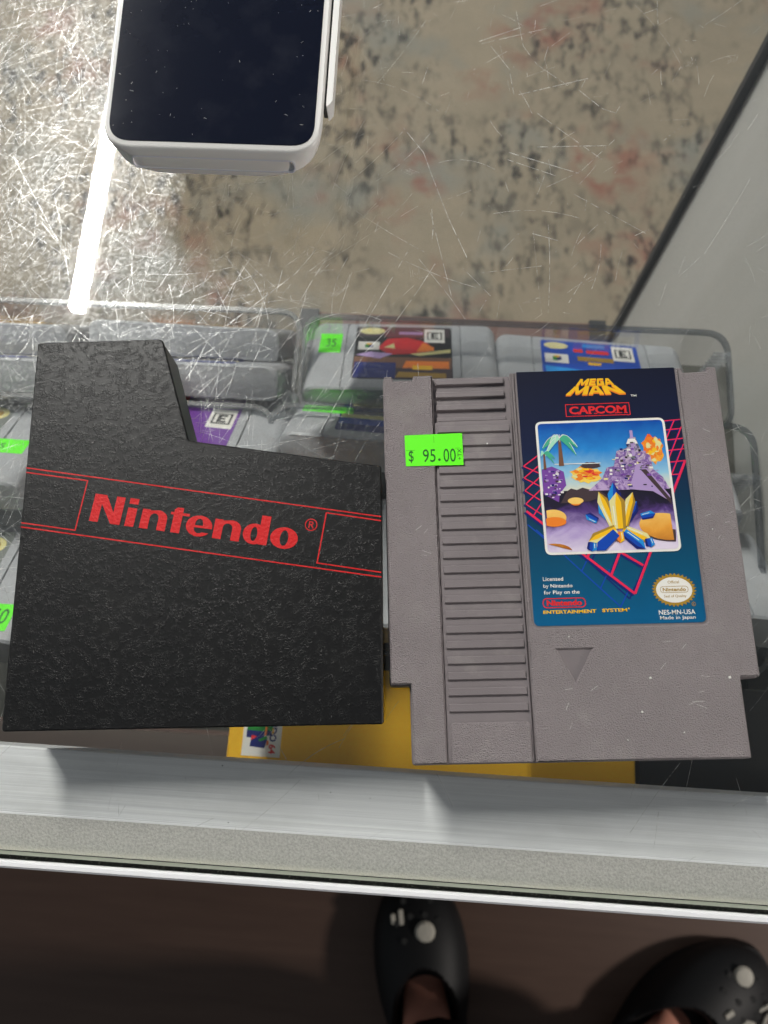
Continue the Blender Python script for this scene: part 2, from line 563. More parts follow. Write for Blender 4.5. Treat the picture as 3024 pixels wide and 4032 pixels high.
def empty(name, loc=(0, 0, 0), rz=0.0):
    o = bpy.data.objects.new(name, None)
    COL.objects.link(o)
    o.empty_display_size = 0.02
    o.location = loc
    o.rotation_euler = (0, 0, rz)
    return o


def tag(o, label=None, cat=None, group=None, kind=None):
    if label:
        o['label'] = label
    if cat:
        o['category'] = cat
    if group:
        o['group'] = group
    if kind:
        o['kind'] = kind
    return o


def text_mesh(txt, bold=0.0, space=1.0):
    c = bpy.data.curves.new('lettering', 'FONT')
    c.body = txt
    c.fill_mode = 'FRONT'
    c.offset = bold
    c.space_character = space
    c.resolution_u = 3
    o = bpy.data.objects.new('lettering', c)
    me = bpy.data.meshes.new_from_object(o)
    vs = [Vector(v.co) for v in me.vertices]
    fs = [tuple(p.vertices) for p in me.polygons]
    bpy.data.objects.remove(o)
    bpy.data.curves.remove(c)
    bpy.data.meshes.remove(me)
    return vs, fs


def write(mb, txt, x, y, w, h, z, m, rot=0.0, bold=0.0, warp=None, cap_h=None):
    """lettering fitted in a w x h mm box whose lower left corner is (x, y), turned by rot"""
    vs, fs = text_mesh(txt, bold)
    x0, x1 = min(v.x for v in vs), max(v.x for v in vs)
    y0, y1 = min(v.y for v in vs), max(v.y for v in vs)
    c, s_ = math.cos(rot), math.sin(rot)
    out = []
    for v in vs:
        u, q = (v.x - x0) / (x1 - x0), (v.y - y0) / (y1 - y0)
        if warp:
            px, py = warp(u, q)
        else:
            px, py = u * w, q * h
        out.append((x + px * c - py * s_, y + px * s_ + py * c, z))
    ff = []
    for f in fs:
        a, b, d = (Vector(out[i]) for i in f[:3])
        ff.append(f if (b - a).cross(d - a).z > 0 else tuple(reversed(f)))
    mb.mesh(out, ff, m)


# ------------------------------------------------------------------ the setting
fl = MB()
fl.box(-4000, 4000, -4000, 4000, -970, -950, FLOOR)
tag(fl.build('floor'), kind='structure')
rg = MB()
rg.prism([rect(-1500, 1700, 480, 2600, 8)], -949.9, -942, RUG, 2)
tag(rg.build('rug'), 'worn beige rug with red and grey patches behind the display case', 'rug')

case = empty('display_case', (0, 0.2, -0.95))
tag(case, 'glass topped display case with scratched top and brushed aluminium front rail', 'display case')
case_inv = Matrix.Translation((0, -0.2, 0.95))


def cpart(mb, name, **k):
    o = mb.build(name, case, **k)
    o.matrix_parent_inverse = case_inv
    return o


random.seed(11)
g = MB()
GX0, GX1, GY0, GY1 = -700, 232, -52.8, 470
g.face([(GX0, GY0, 0), (GX1, GY0, 0), (GX1, GY1, 0), (GX0, GY1, 0)], GLASS)
g.face([(GX0, GY1, -6), (GX1, GY1, -6), (GX1, GY0, -6), (GX0, GY0, -6)], GLASS)
g.face([(GX0, GY0, -6), (GX1, GY0, -6), (GX1, GY0, 0), (GX0, GY0, 0)], GEDGE)
g.face([(GX1, GY0, -6), (GX1, GY1, -6), (GX1, GY1, 0), (GX1, GY0, 0)], GEDGE)
g.face([(GX1, GY1, -6), (GX0, GY1, -6), (GX0, GY1, 0), (GX1, GY1, 0)], GEDGE)


def scratch(pts, w, z=.03):
    z += random.random() * .04
    for i in range(len(pts) - 1):
        a, b = pts[i], pts[i + 1]
        if (Vector(a) - Vector(b)).length > 1e-3:
            g.line(a, b, w, z, SCR)


def arc(x, y, ang, ln, bend, n=6):
    pts = [(x, y)]
    for i in range(n):
        ang += bend / n
        x += math.cos(ang) * ln / n
        y += math.sin(ang) * ln / n
        pts.append((x, y))
    return pts


def dens(x, y):
    d = 0.08
    if y > 25:
        d = 0.09 + 0.91 * max(0, min(1, (-x - 5) / 95)) ** 1.3  # more scratches at back left, standing in for glints near the lamp's reflection
    if y < 20:
        d = 0.05
    return d


cnt = 0
while cnt < 2900:
    x, y = random.uniform(-215, 175), random.uniform(-50, 330)
    if random.random() > dens(x, y):
        continue
    cnt += 1
    k = random.random()
    ang = random.gauss(1.05, .55) if random.random() < .6 else random.uniform(0, math.pi)
    if k < .72:
        scratch(arc(x, y, ang, random.uniform(2, 14), random.gauss(0, .15), 3), random.uniform(.03, .12))
    elif k < .93:
        scratch(arc(x, y, ang, random.uniform(14, 42), random.gauss(0, .35), 7), random.uniform(.03, .12))
    else:
        for q in range(random.randint(4, 8)):
            scratch(arc(x + q * .8, y + q * random.uniform(.2, .5), ang + random.gauss(0, .04), random.uniform(2, 6), 0, 1), .05)
for _ in range(900):
    x, y = random.uniform(-215, 175), random.uniform(-50, 330)
    if random.random() > dens(x, y):
        continue
    g.disc(x, y, random.uniform(.05, .17), random.uniform(.05, .16), .035, SCR, 6)
# the long scratches that stand out in the right half
for pl, w in (([(872, 277), (915, 330), (935, 385), (968, 470), (1010, 560)], .16), ([(1120, 205), (1270, 170)], .22), ([(1035, 90), (1125, 60)], .2),
              ([(1100, 330), (1250, 375)], .22), ([(1095, 345), (1200, 380)], .16), ([(1160, 318), (1310, 315)], .2), ([(1160, 245), (1300, 345)], .14),
              ([(1060, 100), (1100, 150), (1110, 205)], .15), ([(1115, 25), (1130, 100), (1160, 140), (1225, 185)], .12), ([(1250, 195), (1300, 235), (1330, 245), (1345, 220)], .16),
              ([(1040, 95), (1180, 62)], .14), ([(700, 850), (880, 545)], .14), ([(690, 935), (790, 760), (850, 700)], .18), ([(640, 930), (700, 840)], .13),
              ([(385, 780), (470, 720), (640, 590), (700, 520)], .16), ([(395, 800), (560, 680)], .12), ([(420, 860), (520, 760)], .12), ([(540, 800), (590, 690)], .16),
              ([(830, 730), (905, 625), (940, 570)], .12), ([(1395, 505), (1240, 420)], .1), ([(1330, 300), (1255, 370), (1180, 405)], .1), ([(930, 460), (975, 640)], .1),
              ([(905, 560), (970, 640), (1005, 690)], .1), ([(1150, 505), (1205, 520)], .18), ([(1035, 590), (1170, 575)], .1), ([(1000, 580), (1060, 640)], .1),
              ([(1575, 1120), (1659, 1030)], .12), ([(1590, 915), (1640, 990)], .12), ([(30, 340), (135, 540)], .16), ([(60, 250), (200, 330)], .14), ([(20, 470), (150, 560)], .12),
              ([(90, 480), (140, 545), (150, 610)], .2), ([(20, 120), (140, 40)], .14), ([(130, 60), (170, 150), (175, 230)], .12), ([(0, 150), (210, 75)], .12)):
    scratch([(p.x / MM, p.y / MM) for p in (at(u, q, 0) for u, q in pl)], w, .045)
gt = cpart(g, 'glass_top')

r = MB()
r.prism([rounded([(-700, -40.8), (232, -40.8), (232, -18.8), (-700, -18.8)], 0)], -26, -6.9, ALU, .5)
ra = cpart(r, 'front_rail', smooth=30)
r = MB()
r.box(-700, 232, -52.6, -41.1, -24, -6.5, FROST)
r.box(-700, 232, -41.1, -40.5, -24, -6.42, LIP)
sp = r.build('speckled_strip', ra)
r = MB()
r.box(-700, 232, -54.6, -52.9, -24, -2.6, GRIT)
r.build('seal', ra)
r = MB()
r.prism([rect(-700, 232, -57.2, -54.6)], -40, -.6, LIP, .7)
r.build('lip', ra, smooth=40)
r = MB()
r.box(224, 234, -52, 452, -945, -6.4, PANEL)
cpart(r, 'side_panel')
r = MB()
r.box(217.5, 223.8, 450, 456, -945, -6.4, POST)
cpart(r, 'corner_post')
r = MB()
r.box(-700, 223.5, -17, 262, -262, -250, SHELF)
sho = cpart(r, 'shelf')
r = MB()
ex0, ex1, ey = at(688, 695, -250).x / MM, at(1272, 700, -250).x / MM, at(1000, 688, -250).y / MM
r.box(ex0, ex1, 262.2, ey, -262, -250, SHELFE)
r.box(ex0 - 14, ex0, 262.2, ey + 2, -264, -248, POST)
r.box(ex1, ex1 + 12, 262.2, ey + 2, -264, -248, POST)
r.build('back_edge', sho)
r = MB()
r.box(-700, 222, -52, -46, -945, -26.5, SHELF)
cpart(r, 'front_panel')


# ------------------------------------------------------------------ ceiling lamps
def lamp(name, label, x, y0, y1, z, k, wid):
    o = empty(name, (x, (y0 + y1) / 2, z))
    tag(o, label, 'ceiling lamp')
    hl = (y1 - y0) / 2 / MM
    m = MB()
    m.prism([rect(-38, 38, -hl - 20, hl + 20)], 16, 70, WHITE, 0)
    m.build('housing', o)
    m = MB()
    m.tube([(0, -hl, 0), (0, hl, 0)], wid / 2, emit(name + '_glow', (1.0, 0.985, 0.93), k), 16)
    m.build('light_tube', o, smooth=60)
    return o


e1 = at(165, 665, 0)
hz = 1.75
sc_ = (CAMZ + hz) / CAMZ
lamp('ceiling_lamp', 'long white tube lamp overhead, the one mirrored in the scratched glass', e1.x * sc_, e1.y * sc_, e1.y * sc_ + 1.2, hz, LAMP_MAIN, 38)

# ------------------------------------------------------------------ the grey cartridge
A = math.radians(4.75)
cart = empty('game_cartridge', (-0.01438, 0.11837, 0.00015), A)
tag(cart, 'large grey cartridge with dark blue picture label and green price sticker on the glass', 'cartridge')
b = MB()
out = [(-.4, .2), (-.4, -109.6), (6.3, -109.6), (6.3, -134.6), (113.6, -134.6), (113.6, -109.6), (119.9, -109.6), (119.9, .2),
       (116.0, .2), (115.8, -1.4), (107.9, -1.6), (107.7, .2), (10.4, .2), (10.1, -1.4), (3.5, -1.4), (3.3, .2)]
out = rounded(out, [.8, .8, .5, 1, 1, .5, .8, .8] + [.25] * 8, 3)
b.prism([out], 0, 8.2, NES_S, .35)
b.prism([out], 8.3, 13.8, NES_S, .4)
L = [(0, 0), (0, -109.2), (6.7, -109.2), (6.7, -134.3), (17.6, -134.3), (17.6, 0), (10.7, 0), (10.3, -1.7), (3.3, -1.7), (2.9, 0)]
b.prism([rounded(L, [.6, .6, .4, .7, .2, .2, .3, .3, .3, .3], 3)], 13.8, 17.0, NES, .55)
Rr = [(45.6, 0), (45.6, -134.3), (113.2, -134.3), (113.2, -109.2), (119.5, -109.2), (119.5, 0), (116.4, 0), (116.1, -1.7), (107.7, -1.9), (107.3, 0),
      (105.3, 0), (105.3, -92.0), (47.4, -92.0), (47.4, 0)]
tri = [(54.9, -99.2), (66.3, -99.2), (60.3, -109.6)]
b.prism([rounded(Rr, [.3, .2, .7, .4, .6, .6, .3, .3, .3, .3, .3, 2.2, 2.2, .3], 4), tri], 13.8, 17.0, NES, .55)
b.box(47.0, 105.6, -92.3, 0, 13.8, 16.45, NES_S)
b.box(54, 67, -110, -99, 13.8, 16.35, NES_S)
# ridged column
col = [(17.8, -17.7), (17.8, -134.2), (45.4, -134.2), (45.4, -17.7)]
b.prism([rounded(col, [1.6, 0, 0, 1.6], 4)], 13.8, 16.25, NES_S, .35)
rs = random.Random(21)
for cx_, cy_, n_ in ((112, -58, 5), (60, -118, 4), (100, -112, 5), (8, -60, 4), (92, -104, 3), (110, -30, 3)):
    for _ in range(n_):
        x_, y_, a_ = cx_ + rs.uniform(-5, 5), cy_ + rs.uniform(-7, 7), rs.uniform(-.6, 1.2)
        b.line((x_, y_), (x_ + math.cos(a_) * rs.uniform(1, 4), y_ + math.sin(a_) * rs.uniform(1, 3)), rs.uniform(.05, .1), 17.02, DUST)
b.build('shell', cart, smooth=32)
for i in range(4):
    m = MB()
    y = -.9 - 4.95 * i
    m.prism([rect(18.7, 43.5, max(y - 2.2, -17.4), y)], 13.8, 15.0, NES_S, .25)
    m.build('ridge', cart)
for i in range(20):
    m = MB()
    y = -19.8 - 5.05 * i
    m.prism([rect(18.7, 44.2, y - 2.5, y)], 16.25, 17.05, NES_S, .22)
    m.build('ridge', cart)
m = MB()
m.prism([rounded([(18.9, -121.6), (18.9, -134.1), (44.6, -134.1), (44.6, -121.6)], [1.6, .2, .2, 1.6], 4)], 16.25, 17.0, NES, .35)
m.build('grip_panel', cart, smooth=32)

lab = MB()
lab.prism([rounded([(48.0, .3), (48.0, -91.3), (104.7, -91.3), (104.7, .3)], [.3, 2, 2, .3], 5)], 16.45, 16.62, LABEL, 0)
labo = lab.build('label', cart)
labo['label'] = 'dark blue label with a landscape picture, pink grid lines and white lettering'
Z1, ZF = 16.66, 16.78
ar = MB()
# blue grid, then the pink grid
for a, c in (((59.5, -67.3), (77.1, -85.6)), ((77.1, -85.6), (80.6, -79.4)), ((65.2, -73.3), (67.6, -69.0)), ((71.0, -79.2), (74.6, -72.8)), ((51, -58.5), (60.5, -68.2)),
             ((48.2, -56.6), (54, -62))):
    ar.line(a, c, .42, Z1, PBLUE)
    ar.line((a[0] + 3.2, a[1] + 2.6), (c[0] + 3.2, c[1] + 2.6), .5, Z1, PDBLUE)
pk = [((48.1, -51.8), (82.2, -81.3)), ((82.2, -81.3), (104.5, -35.0)), ((75.0, -74.8), (79.8, -64.5)), ((67.6, -68.4), (70, -64)), ((76, -65.2), (86.0, -71.8)),
      ((53.4, -31.8), (48.2, -35.6)), ((53.4, -35.6), (48.1, -39.9)), ((53.4, -39.9), (48.1, -44.5)), ((53.4, -44.4), (48.1, -49.3)), ((53.6, -49.0), (50.4, -53.6)),
      ((48.2, -35.6), (53.4, -38.2)), ((48.1, -39.9), (53.4, -43.0)), ((48.1, -44.5), (53.4, -48.2)), ((48.1, -49.3), (53.6, -53.4)),
      ((98.8, -20.2), (104.6, -19.8)), ((98.8, -23.6), (104.6, -23.2)), ((98.8, -27.4), (104.6, -26.9)), ((98.8, -31.3), (104.6, -30.8)), ((98.8, -35.6), (104.6, -35.1)), ((98.8, -40.2), (102, -40.0)),
      ((102.4, -20), (98.9, -26.8)), ((104.6, -22.5), (98.9, -34.2)), ((104.6, -29), (98.9, -40.6))]
for i, (a, c) in enumerate(pk):
    w = .85 if i < 5 else .42
    ar.line((a[0] - .7, a[1] - .55), (c[0] - .7, c[1] - .55), w * .8, Z1 + .03, PDBLUE)
    ar.line(a, c, w, Z1 + .06, PPINK)
# the framed picture: a made up landscape with palms, domes and a far city
fr = rounded([(53.3, -19.2), (53.5, -67.5), (99.4, -67.2), (98.9, -18.9)], 2.4, 6)
ar.cap([fr], ZF, PWHITE)
inn = offset(fr, .85)
x0, x1 = 54.3, 98.3


def pic(poly, z, m):
    ar.cap([poly], z, m)


top_in = [p for p in inn]
def clip_y(poly, y, above):
    o = []
    n = len(poly)
    for i in range(n):
        p, q = poly[i], poly[(i + 1) % n]
        pi, qi = (p[1] >= y) == above, (q[1] >= y) == above
        if pi:
            o.append(p)
        if pi != qi:
            f = (y - p[1]) / (q[1] - p[1])
            o.append((p[0] + f * (q[0] - p[0]), y))
    return o


pic(clip_y(inn, -45, True), ZF + .04, SKYP)
pic(clip_y(inn, -45, False), ZF + .04, GROUNDP)
Zp = ZF + .08


def blob(x, y, rx, ry, m, z, seed, n=26, j=.18):
    rnd = random.Random(seed)
    pic([(px + (px - x) * rnd.uniform(-j, j), py + (py - y) * rnd.uniform(-j, j)) for px, py in ell(x, y, rx, ry, n)], z, m)


fr2 = random.Random(77)
for cx, cy, rx, ry in ((93.6, -30.6, 3.7, 5.2), (69.5, -39.4, 5.4, 2.9)):
    blob(cx, cy, rx, ry, FIREP, Zp, 1)
    for i in range(26):
        a, q = fr2.uniform(0, 6.28), fr2.uniform(.15, .95)
        blob(cx + rx * q * math.cos(a) * .85, cy + ry * q * math.sin(a) * .85, rx * fr2.uniform(.12, .3), ry * fr2.uniform(.1, .24), fr2.choice([PORA, PYEL, PRED, PCREAM, PORA]), Zp + .01 + .0008 * i, i, 10, .25)
blob(71.6, -36.0, 3.3, 1.2, PSMOKE, Zp + .02, 3)
# far city: stepped blocks and little domes on a purple hill
pic([(70, -45.2), (75, -41), (77, -37), (79.5, -36.5), (81, -31), (84.5, -30), (86, -26), (88, -26), (89.5, -31), (92.5, -33), (93, -38), (96, -41), (97.9, -45.2)], Zp + .03, TOWERP)
rnd = random.Random(5)
for i in range(130):
    x = rnd.gauss(84.5, 5.6)
    y = rnd.uniform(-44.5, -28)
    lim = 13.0 * ((-25 - y) / 20) + .6
    if abs(x - 86) > lim or not 71 < x < 97:
        continue
    wq, hq = rnd.uniform(.4, 1.5), rnd.uniform(.25, .9)
    pic(rect(x - wq / 2, x + wq / 2, y - hq / 2, y + hq / 2), Zp + .05 + .0008 * i, rnd.choice([PLIL, PWHITE, PSMOKE, PPURP, PGREY, PDBLUE, PCREAM, PLIL, PBLACK]))
pic(rect(86.2, 87.2, -33, -23.5), Zp + .16, PLIL)
pic([(84.6, -28.5), (88.6, -28.5), (87.8, -26.6), (85.4, -26.6)], Zp + .17, PWHITE)
pic([(84, -45), (88, -34), (91, -38), (97.5, -47.5), (97.9, -50), (92, -46)], Zp + .165, PLIL)
pic([(88.5, -38), (90.5, -38), (97.9, -49), (97.9, -51)], Zp + .17, PSMOKE)
# left terrace
pic([(54.4, -37), (58, -36), (62, -38), (62.5, -43), (60, -46), (59.5, -49), (54.4, -46)], Zp + .03, PPURP)
for i in range(44):
    x, y = rnd.uniform(54.8, 61.0), rnd.uniform(-47.5, -37.5)
    pic(rect(x, x + rnd.uniform(.4, 1.4), y, y + rnd.uniform(.3, .8)), Zp + .05 + .002 * i, rnd.choice([PLIL, PWHITE, PDBLUE, PSMOKE]))
pic(rect(59, 75, -35.4, -35.1), Zp + .06, PWHITE)
pic([(62.5, -45.2), (64, -44.2), (66, -44.8), (68, -44), (71, -45), (73, -44.6), (76, -47), (70, -49), (60, -49.5)], Zp + .04, PSMOKE)
# palms
for cx, cy, k in ((61.4, -26.0, 1.18), (55.6, -31.2, .7)):
    pic([(cx - .75 * k, cy - 8.4 * k), (cx + .75 * k, cy - 8.4 * k), (cx + .35 * k, cy), (cx - .35 * k, cy)], Zp + .10, PBROWN)
    for j, (a, ln) in enumerate(((2.75, 5.6), (2.2, 5.0), (1.55, 4.2), (.95, 4.9), (.4, 5.6), (3.3, 4.6), (-.15, 4.6), (1.9, 4.4), (.65, 5.4))):
        pts, q = [], []
        for s in range(9):
            f = s / 8
            px = cx + math.cos(a) * ln * k * f
            py = cy + math.sin(a) * ln * k * f * .8 - 4.6 * k * f * f
            wd = (.25 + 1.3 * math.sin(math.pi * min(1, f * .95))) * k * .62
            pts.append((px, py + wd))
            q.append((px, py - wd))
        l = [p for p in pts + rev(q) if p[0] > 54.35]
        if cx > 58 or all(p[0] > 54.3 for p in pts[:2]):
            pic(l, Zp + .12 + .004 * j, PMINT if j % 2 else PLEAF)
            if cx > 58:
                for s in range(8):
                    ar.line(pts[s], pts[s + 1], .16, Zp + .15, PWHITE)
# domes, ponds and rocks in the foreground
pic([p for p in ell(95, -58.6, 9, 4.7, 40, -.12) if p[0] < 98.2] + [(98.2, -55), ][:0], Zp + .06, DOMEP)
pic([p for p in ell(95.5, -61.6, 8, 2.2, 40, -.1) if p[0] < 98.2], Zp + .05, PSMOKE)
pic([p for p in ell(57, -54.5, 4.6, 2.9, 40) if p[0] > 54.3], Zp + .06, DOMEP)
pic([p for p in ell(57.4, -56, 4.0, 1.7, 40) if p[0] > 54.3], Zp + .08, PORA)
pic([p for p in ell(56.5, -66.5, 6.2, 2.9, 40) if p[0] > 54.4 and p[1] > -66.5], Zp + .06, DOMEP)
pic(ell(65.2, -48.7, 2.7, 1.2), Zp + .1, DOMEP)
pic(ell(65.2, -49.5, 1.7, .9), Zp + .09, PORA)
rnd = random.Random(9)
SH = {'b': (PBLUE, PCYAN, PDBLUE), 'y': (PYEL, PCREAM, PGOLD), 'o': (PORA, PYEL, PBROWN)}


def crystal(x, y, ang, ln, w, k, z):
    """a faceted crystal growing from (x, y) towards ang"""
    c, s_ = math.cos(ang), math.sin(ang)
    P = lambda u, q: (x + u * c - q * s_, y + u * s_ + q * c)
    m0, m1, m2 = SH[k]
    pic([P(0, -w * .8), P(ln * .75, -w), P(ln, 0), P(ln * .75, w), P(0, w * .8)], z, m0)
    pic([P(0, w * .2), P(ln * .7, w * .25), P(ln, 0), P(ln * .75, w), P(0, w * .8)], z + .004, m1)
    pic([P(0, -w * .8), P(ln * .75, -w), P(ln, 0), P(ln * .72, -w * .5), P(0, -w * .45)], z + .004, m2)
    pic([P(ln * .1, w * .42), P(ln * .62, w * .5), P(ln * .62, w * .62), P(ln * .1, w * .55)], z + .006, PWHITE)


for i, (x, y, a, ln, w, k) in enumerate(((79, -58, 2.25, 10, 2.0, 'b'), (80, -58, .95, 10.5, 2.1, 'b'), (72, -56, 2.6, 4.5, 1.4, 'b'), (87, -55, .2, 5, 1.4, 'b'), (77.5, -58, 1.9, 13, 1.9, 'y'), (81, -58, 1.25, 12.5, 1.7, 'y'),
                                          (79, -59, 1.6, 16.5, 2.3, 'b'), (79.3, -59, 1.57, 13.0, 2.7, 'y'), (78, -59, 3.55, 10.5, 1.9, 'y'), (78, -60.3, 3.85, 9.5, 1.9, 'b'), (80.5, -59, -.45, 10.5, 1.8, 'y'), (80.5, -60.3, -.72, 9, 1.9, 'b'), (79, -60, 4.7, 4, 1.6, 'o'),
                                          (69.5, -63.5, 4.6, 3.2, 1.7, 'b'), (88.6, -62.6, 4.9, 3.2, 1.6, 'b'))):
    crystal(x, y, a, ln, w, k, Zp + .10 + .01 * i)
ar.build('artwork', labo)

lt = MB()
ZT = Z1 + .02


def trap(x0, x1, xt0, xt1, y0, y1):
    return lambda u, q: ((x0 + u * (x1 - x0)) * (1 - q) + (xt0 + u * (xt1 - xt0)) * q, y0 + q * (y1 - y0))


def wordmark(letters, tr, z, m, dx=0, dy=0):
    for k, l in enumerate(letters):
        lt.cap([[(tr(u, q)[0] + dx, tr(u, q)[1] + dy) for u, q in p] for p in l], z, m)


def block(ch, a, c):
    """plain block capitals as loops in a unit box between a and c"""
    w = c - a
    s = lambda pts: [(a + x * w, y) for x, y in pts]
    if ch == 'M':
        return [s([(0, 0), (.24, 0), (.24, .6), (.42, .12), (.58, .12), (.76, .6), (.76, 0), (1, 0), (1, 1), (.74, 1), (.5, .42), (.26, 1), (0, 1)])]
    if ch == 'E':
        return [s([(0, 0), (1, 0), (1, .24), (.34, .24), (.34, .4), (.9, .4), (.9, .62), (.34, .62), (.34, .76), (1, .76), (1, 1), (0, 1)])]
    if ch == 'G':
        return [s([(0, .1), (.1, 0), (1, 0), (1, .56), (.5, .56), (.5, .38), (.7, .38), (.7, .24), (.32, .24), (.32, .76), (1, .76), (1, 1), (.1, 1), (0, .9)])]
    if ch == 'A':
        return [s([(0, 0), (.28, 0), (.32, .2), (.68, .2), (.72, 0), (1, 0), (.72, 1), (.28, 1)]), s([(.38, .42), (.45, .76), (.55, .76), (.62, .42)])]
    if ch == 'N':
        return [s([(0, 0), (.28, 0), (.28, .56), (.68, 0), (1, 0), (1, 1), (.72, 1), (.72, .44), (.32, 1), (0, 1)])]


T1 = trap(68.9, 82.7, 70.9, 81.5, -5.75, -3.15)
T2 = trap(65.0, 86.6, 68.6, 83.0, -9.2, -5.95)
w1 = [block('M', 0, .30), block('E', .33, .52), block('G', .55, .75), block('A', .77, 1)]
w2 = [block('M', 0, .36), block('A', .38, .64), block('N', .66, 1)]
for q in (.15, .3, .45):
    wordmark(w1, T1, ZT + .02 * q, PORA, 0, -q)
    wordmark(w2, T2, ZT + .02 * q, PORA, 0, -q * 1.2)
wordmark(w1, T1, ZT + .05, PYEL)
wordmark(w2, T2, ZT + .05, PYEL)
write(lt, 'TM', 88.1, -10.6, 2.1, .8, ZT, PWHITE, bold=.02)
bx = [(64.5, -17.6), (87.4, -17.5), (87.3, -12.7), (64.5, -12.8)]
lt.cap([bx, rev(offset(bx, .28))], ZT, PRED)
write(lt, 'CAPCOM', 65.8, -16.7, 20.3, 3.0, ZT, PRED, bold=.035)
for x in (69.5, 73.2, 75.2, 82.6, 84.0, 85.9):
    lt.face([(x - .7, -16.75, ZT + .01), (x + .5, -16.75, ZT + .01), (x + .5, -16.4, ZT + .01), (x - .7, -16.4, ZT + .01)], PRED)
write(lt, 'Licensed', 52.0, -76.3, 6.8, 1.3, ZT, PWHITE, bold=.012)
write(lt, 'by Nintendo', 52.0, -79.0, 9.7, 1.6, ZT, PWHITE, bold=.012)
write(lt, 'for Play on the', 52.0, -81.2, 11.9, 1.65, ZT, PWHITE, bold=.012)
ov = rect(51.3, 65.7, -85.5, -82.1, 1.7, 6)
lt.cap([ov, rev(offset(ov, .35))], ZT, PRED)
write(lt, 'Nintendo', 52.7, -84.75, 11.7, 1.95, ZT, PRED, bold=.05)
write(lt, 'ENTERTAINMENT', 51.3, -87.35, 17.6, 1.15, ZT, PYEL, bold=.03)
write(lt, 'SYSTEM', 70.8, -87.2, 8.3, 1.15, ZT, PYEL, bold=.03)
lt.disc(79.7, -86.2, .3, .3, ZT, PYEL, 10)
# seal
st = []
for i in range(64):
    a = 2 * math.pi * i / 64
    k = 1.02 if i % 2 else .89
    st.append((95.3 + 7.3 * k * math.cos(a), -80.35 + 5.6 * k * math.sin(a)))
lt.cap([st], ZT, PGOLD)
lt.disc(95.3, -80.35, 6.0, 4.3, ZT + .03, PWHITE, 40)
write(lt, 'Official', 93.4, -78.2, 3.8, .95, ZT + .06, PGOLD, bold=.01)
ov = rect(90.7, 100.0, -81.3, -79.1, 1.1, 5)
lt.cap([ov, rev(offset(ov, .16))], ZT + .06, PGOLD)
write(lt, 'Nintendo', 91.5, -80.85, 7.7, 1.25, ZT + .06, PGOLD, bold=.03)
write(lt, 'Seal of Quality', 91.7, -83.1, 7.4, 1.1, ZT + .06, PGOLD, bold=.01)
lt.cap([ell(101.2, -85.2, .7, .7, 20), rev(ell(101.2, -85.2, .55, .55, 20))], ZT, PGOLD)
write(lt, 'R', 100.95, -85.55, .5, .7, ZT, PGOLD)
write(lt, 'NES-MN-USA', 89.4, -88.55, 12.0, 1.6, ZT, PWHITE, bold=.012)
write(lt, 'Made in Japan', 89.6, -90.45, 11.7, 1.5, ZT, PWHITE, bold=.008)
lt.build('lettering', labo)

sk = MB()
q = [(7.1, -34.5), (27.3, -34.6), (27.3, -22.7), (6.9, -23.0)]
sk.prism([q], 17.1, 17.2, GREEN, 0)
so = sk.build('price_sticker', cart)
tx = MB()
ZS = 17.24
write(tx, '$', 8.2, -33.4, 1.7, 4.6, ZS, INKG)
write(tx, '95', 13.2, -33.2, 4.4, 4.8, ZS, INKG)
tx.disc(18.9, -32.4, .45, .45, ZS, INKG, 14)
write(tx, '00', 20.4, -33.3, 4.3, 4.9, ZS, INKG)
write(tx, '+TX', 26.7, -32.7, 4.2, 1.3, ZS, INKG, rot=math.pi / 2)
tx.line((7.2, -28.7), (10.4, -28.75), .08, ZS, INKG)
tx.line((24.6, -28.3), (26.3, -28.3), .08, ZS, INKG)
tx.line((17.2, -23.4), (17.25, -26.0), .07, ZS, INKG)
tx.build('lettering', so)
# flecks of lint on the cartridge face
rnd = random.Random(3)
for x, y, rr in ((109.6, -109.2, .55), (80.4, -119.5, .35), (84.2, -108.9, .35), (36.0, -26.9, .3), (93, -126, .2), (59, -95, .2), (110.5, -60, .2), (75, -128, .2)):
    lm = MB()
    blobp = [(x + math.cos(a) * rr * rnd.uniform(.6, 1.3), y + math.sin(a) * rr * rnd.uniform(.6, 1.3)) for a in [i * .9 for i in range(7)]]
    lm.prism([blobp], 17.0, 17.25, DUST, 0)
    lm.build('lint_fleck', cart)

# ------------------------------------------------------------------ the black sleeve
B = math.radians(4.66)
slv = empty('cartridge_sleeve', (-0.13012, -0.01299, 0.00015), B)
tag(slv, 'black leather grained cartridge sleeve with red logo band lying on the glass', 'cartridge sleeve')
m = MB()
so_ = rounded([(0, 0), (123.6, 0), (124.6, 86.9), (56.4, 98.3), (44.8, 138.4), (-1.5, 138.3)], [1.2, 1.0, 1.2, 1.6, 2.2, .8], 5)
m.prism([so_], 17.6, 19.0, BLK, .45)
m.prism([offset(so_, .25)], 0.0, 17.6, BLKS, 0)
m.build('shell', slv, smooth=32)
p = MB()
ZB = 19.03


def red_line(a, c, w=.42):
    p.line(a, c, w, ZB, RED)


for a, c in (((-1.0, 89.7), (124.2, 68.55)), ((-.6, 88.0), (21.5, 84.3)), ((105.4, 70.45), (124.2, 67.1)), ((-.6, 69.7), (18.5, 66.5)), ((-.6, 68.2), (123.9, 47.6)),
             ((102.2, 52.95), (123.9, 49.2)), ((21.5, 84.5), (18.5, 66.3)), ((105.4, 70.6), (102.2, 52.75))):
    red_line(a, c)
lo = Vector((23.05, 69.75))
ca, sa = math.cos(-.1655), math.sin(-.1655)


def LG(loops):
    p.cap([[(lo.x + x * ca - y * sa, lo.y + x * sa + y * ca) for x, y in l] for l in loops], ZB, RED)


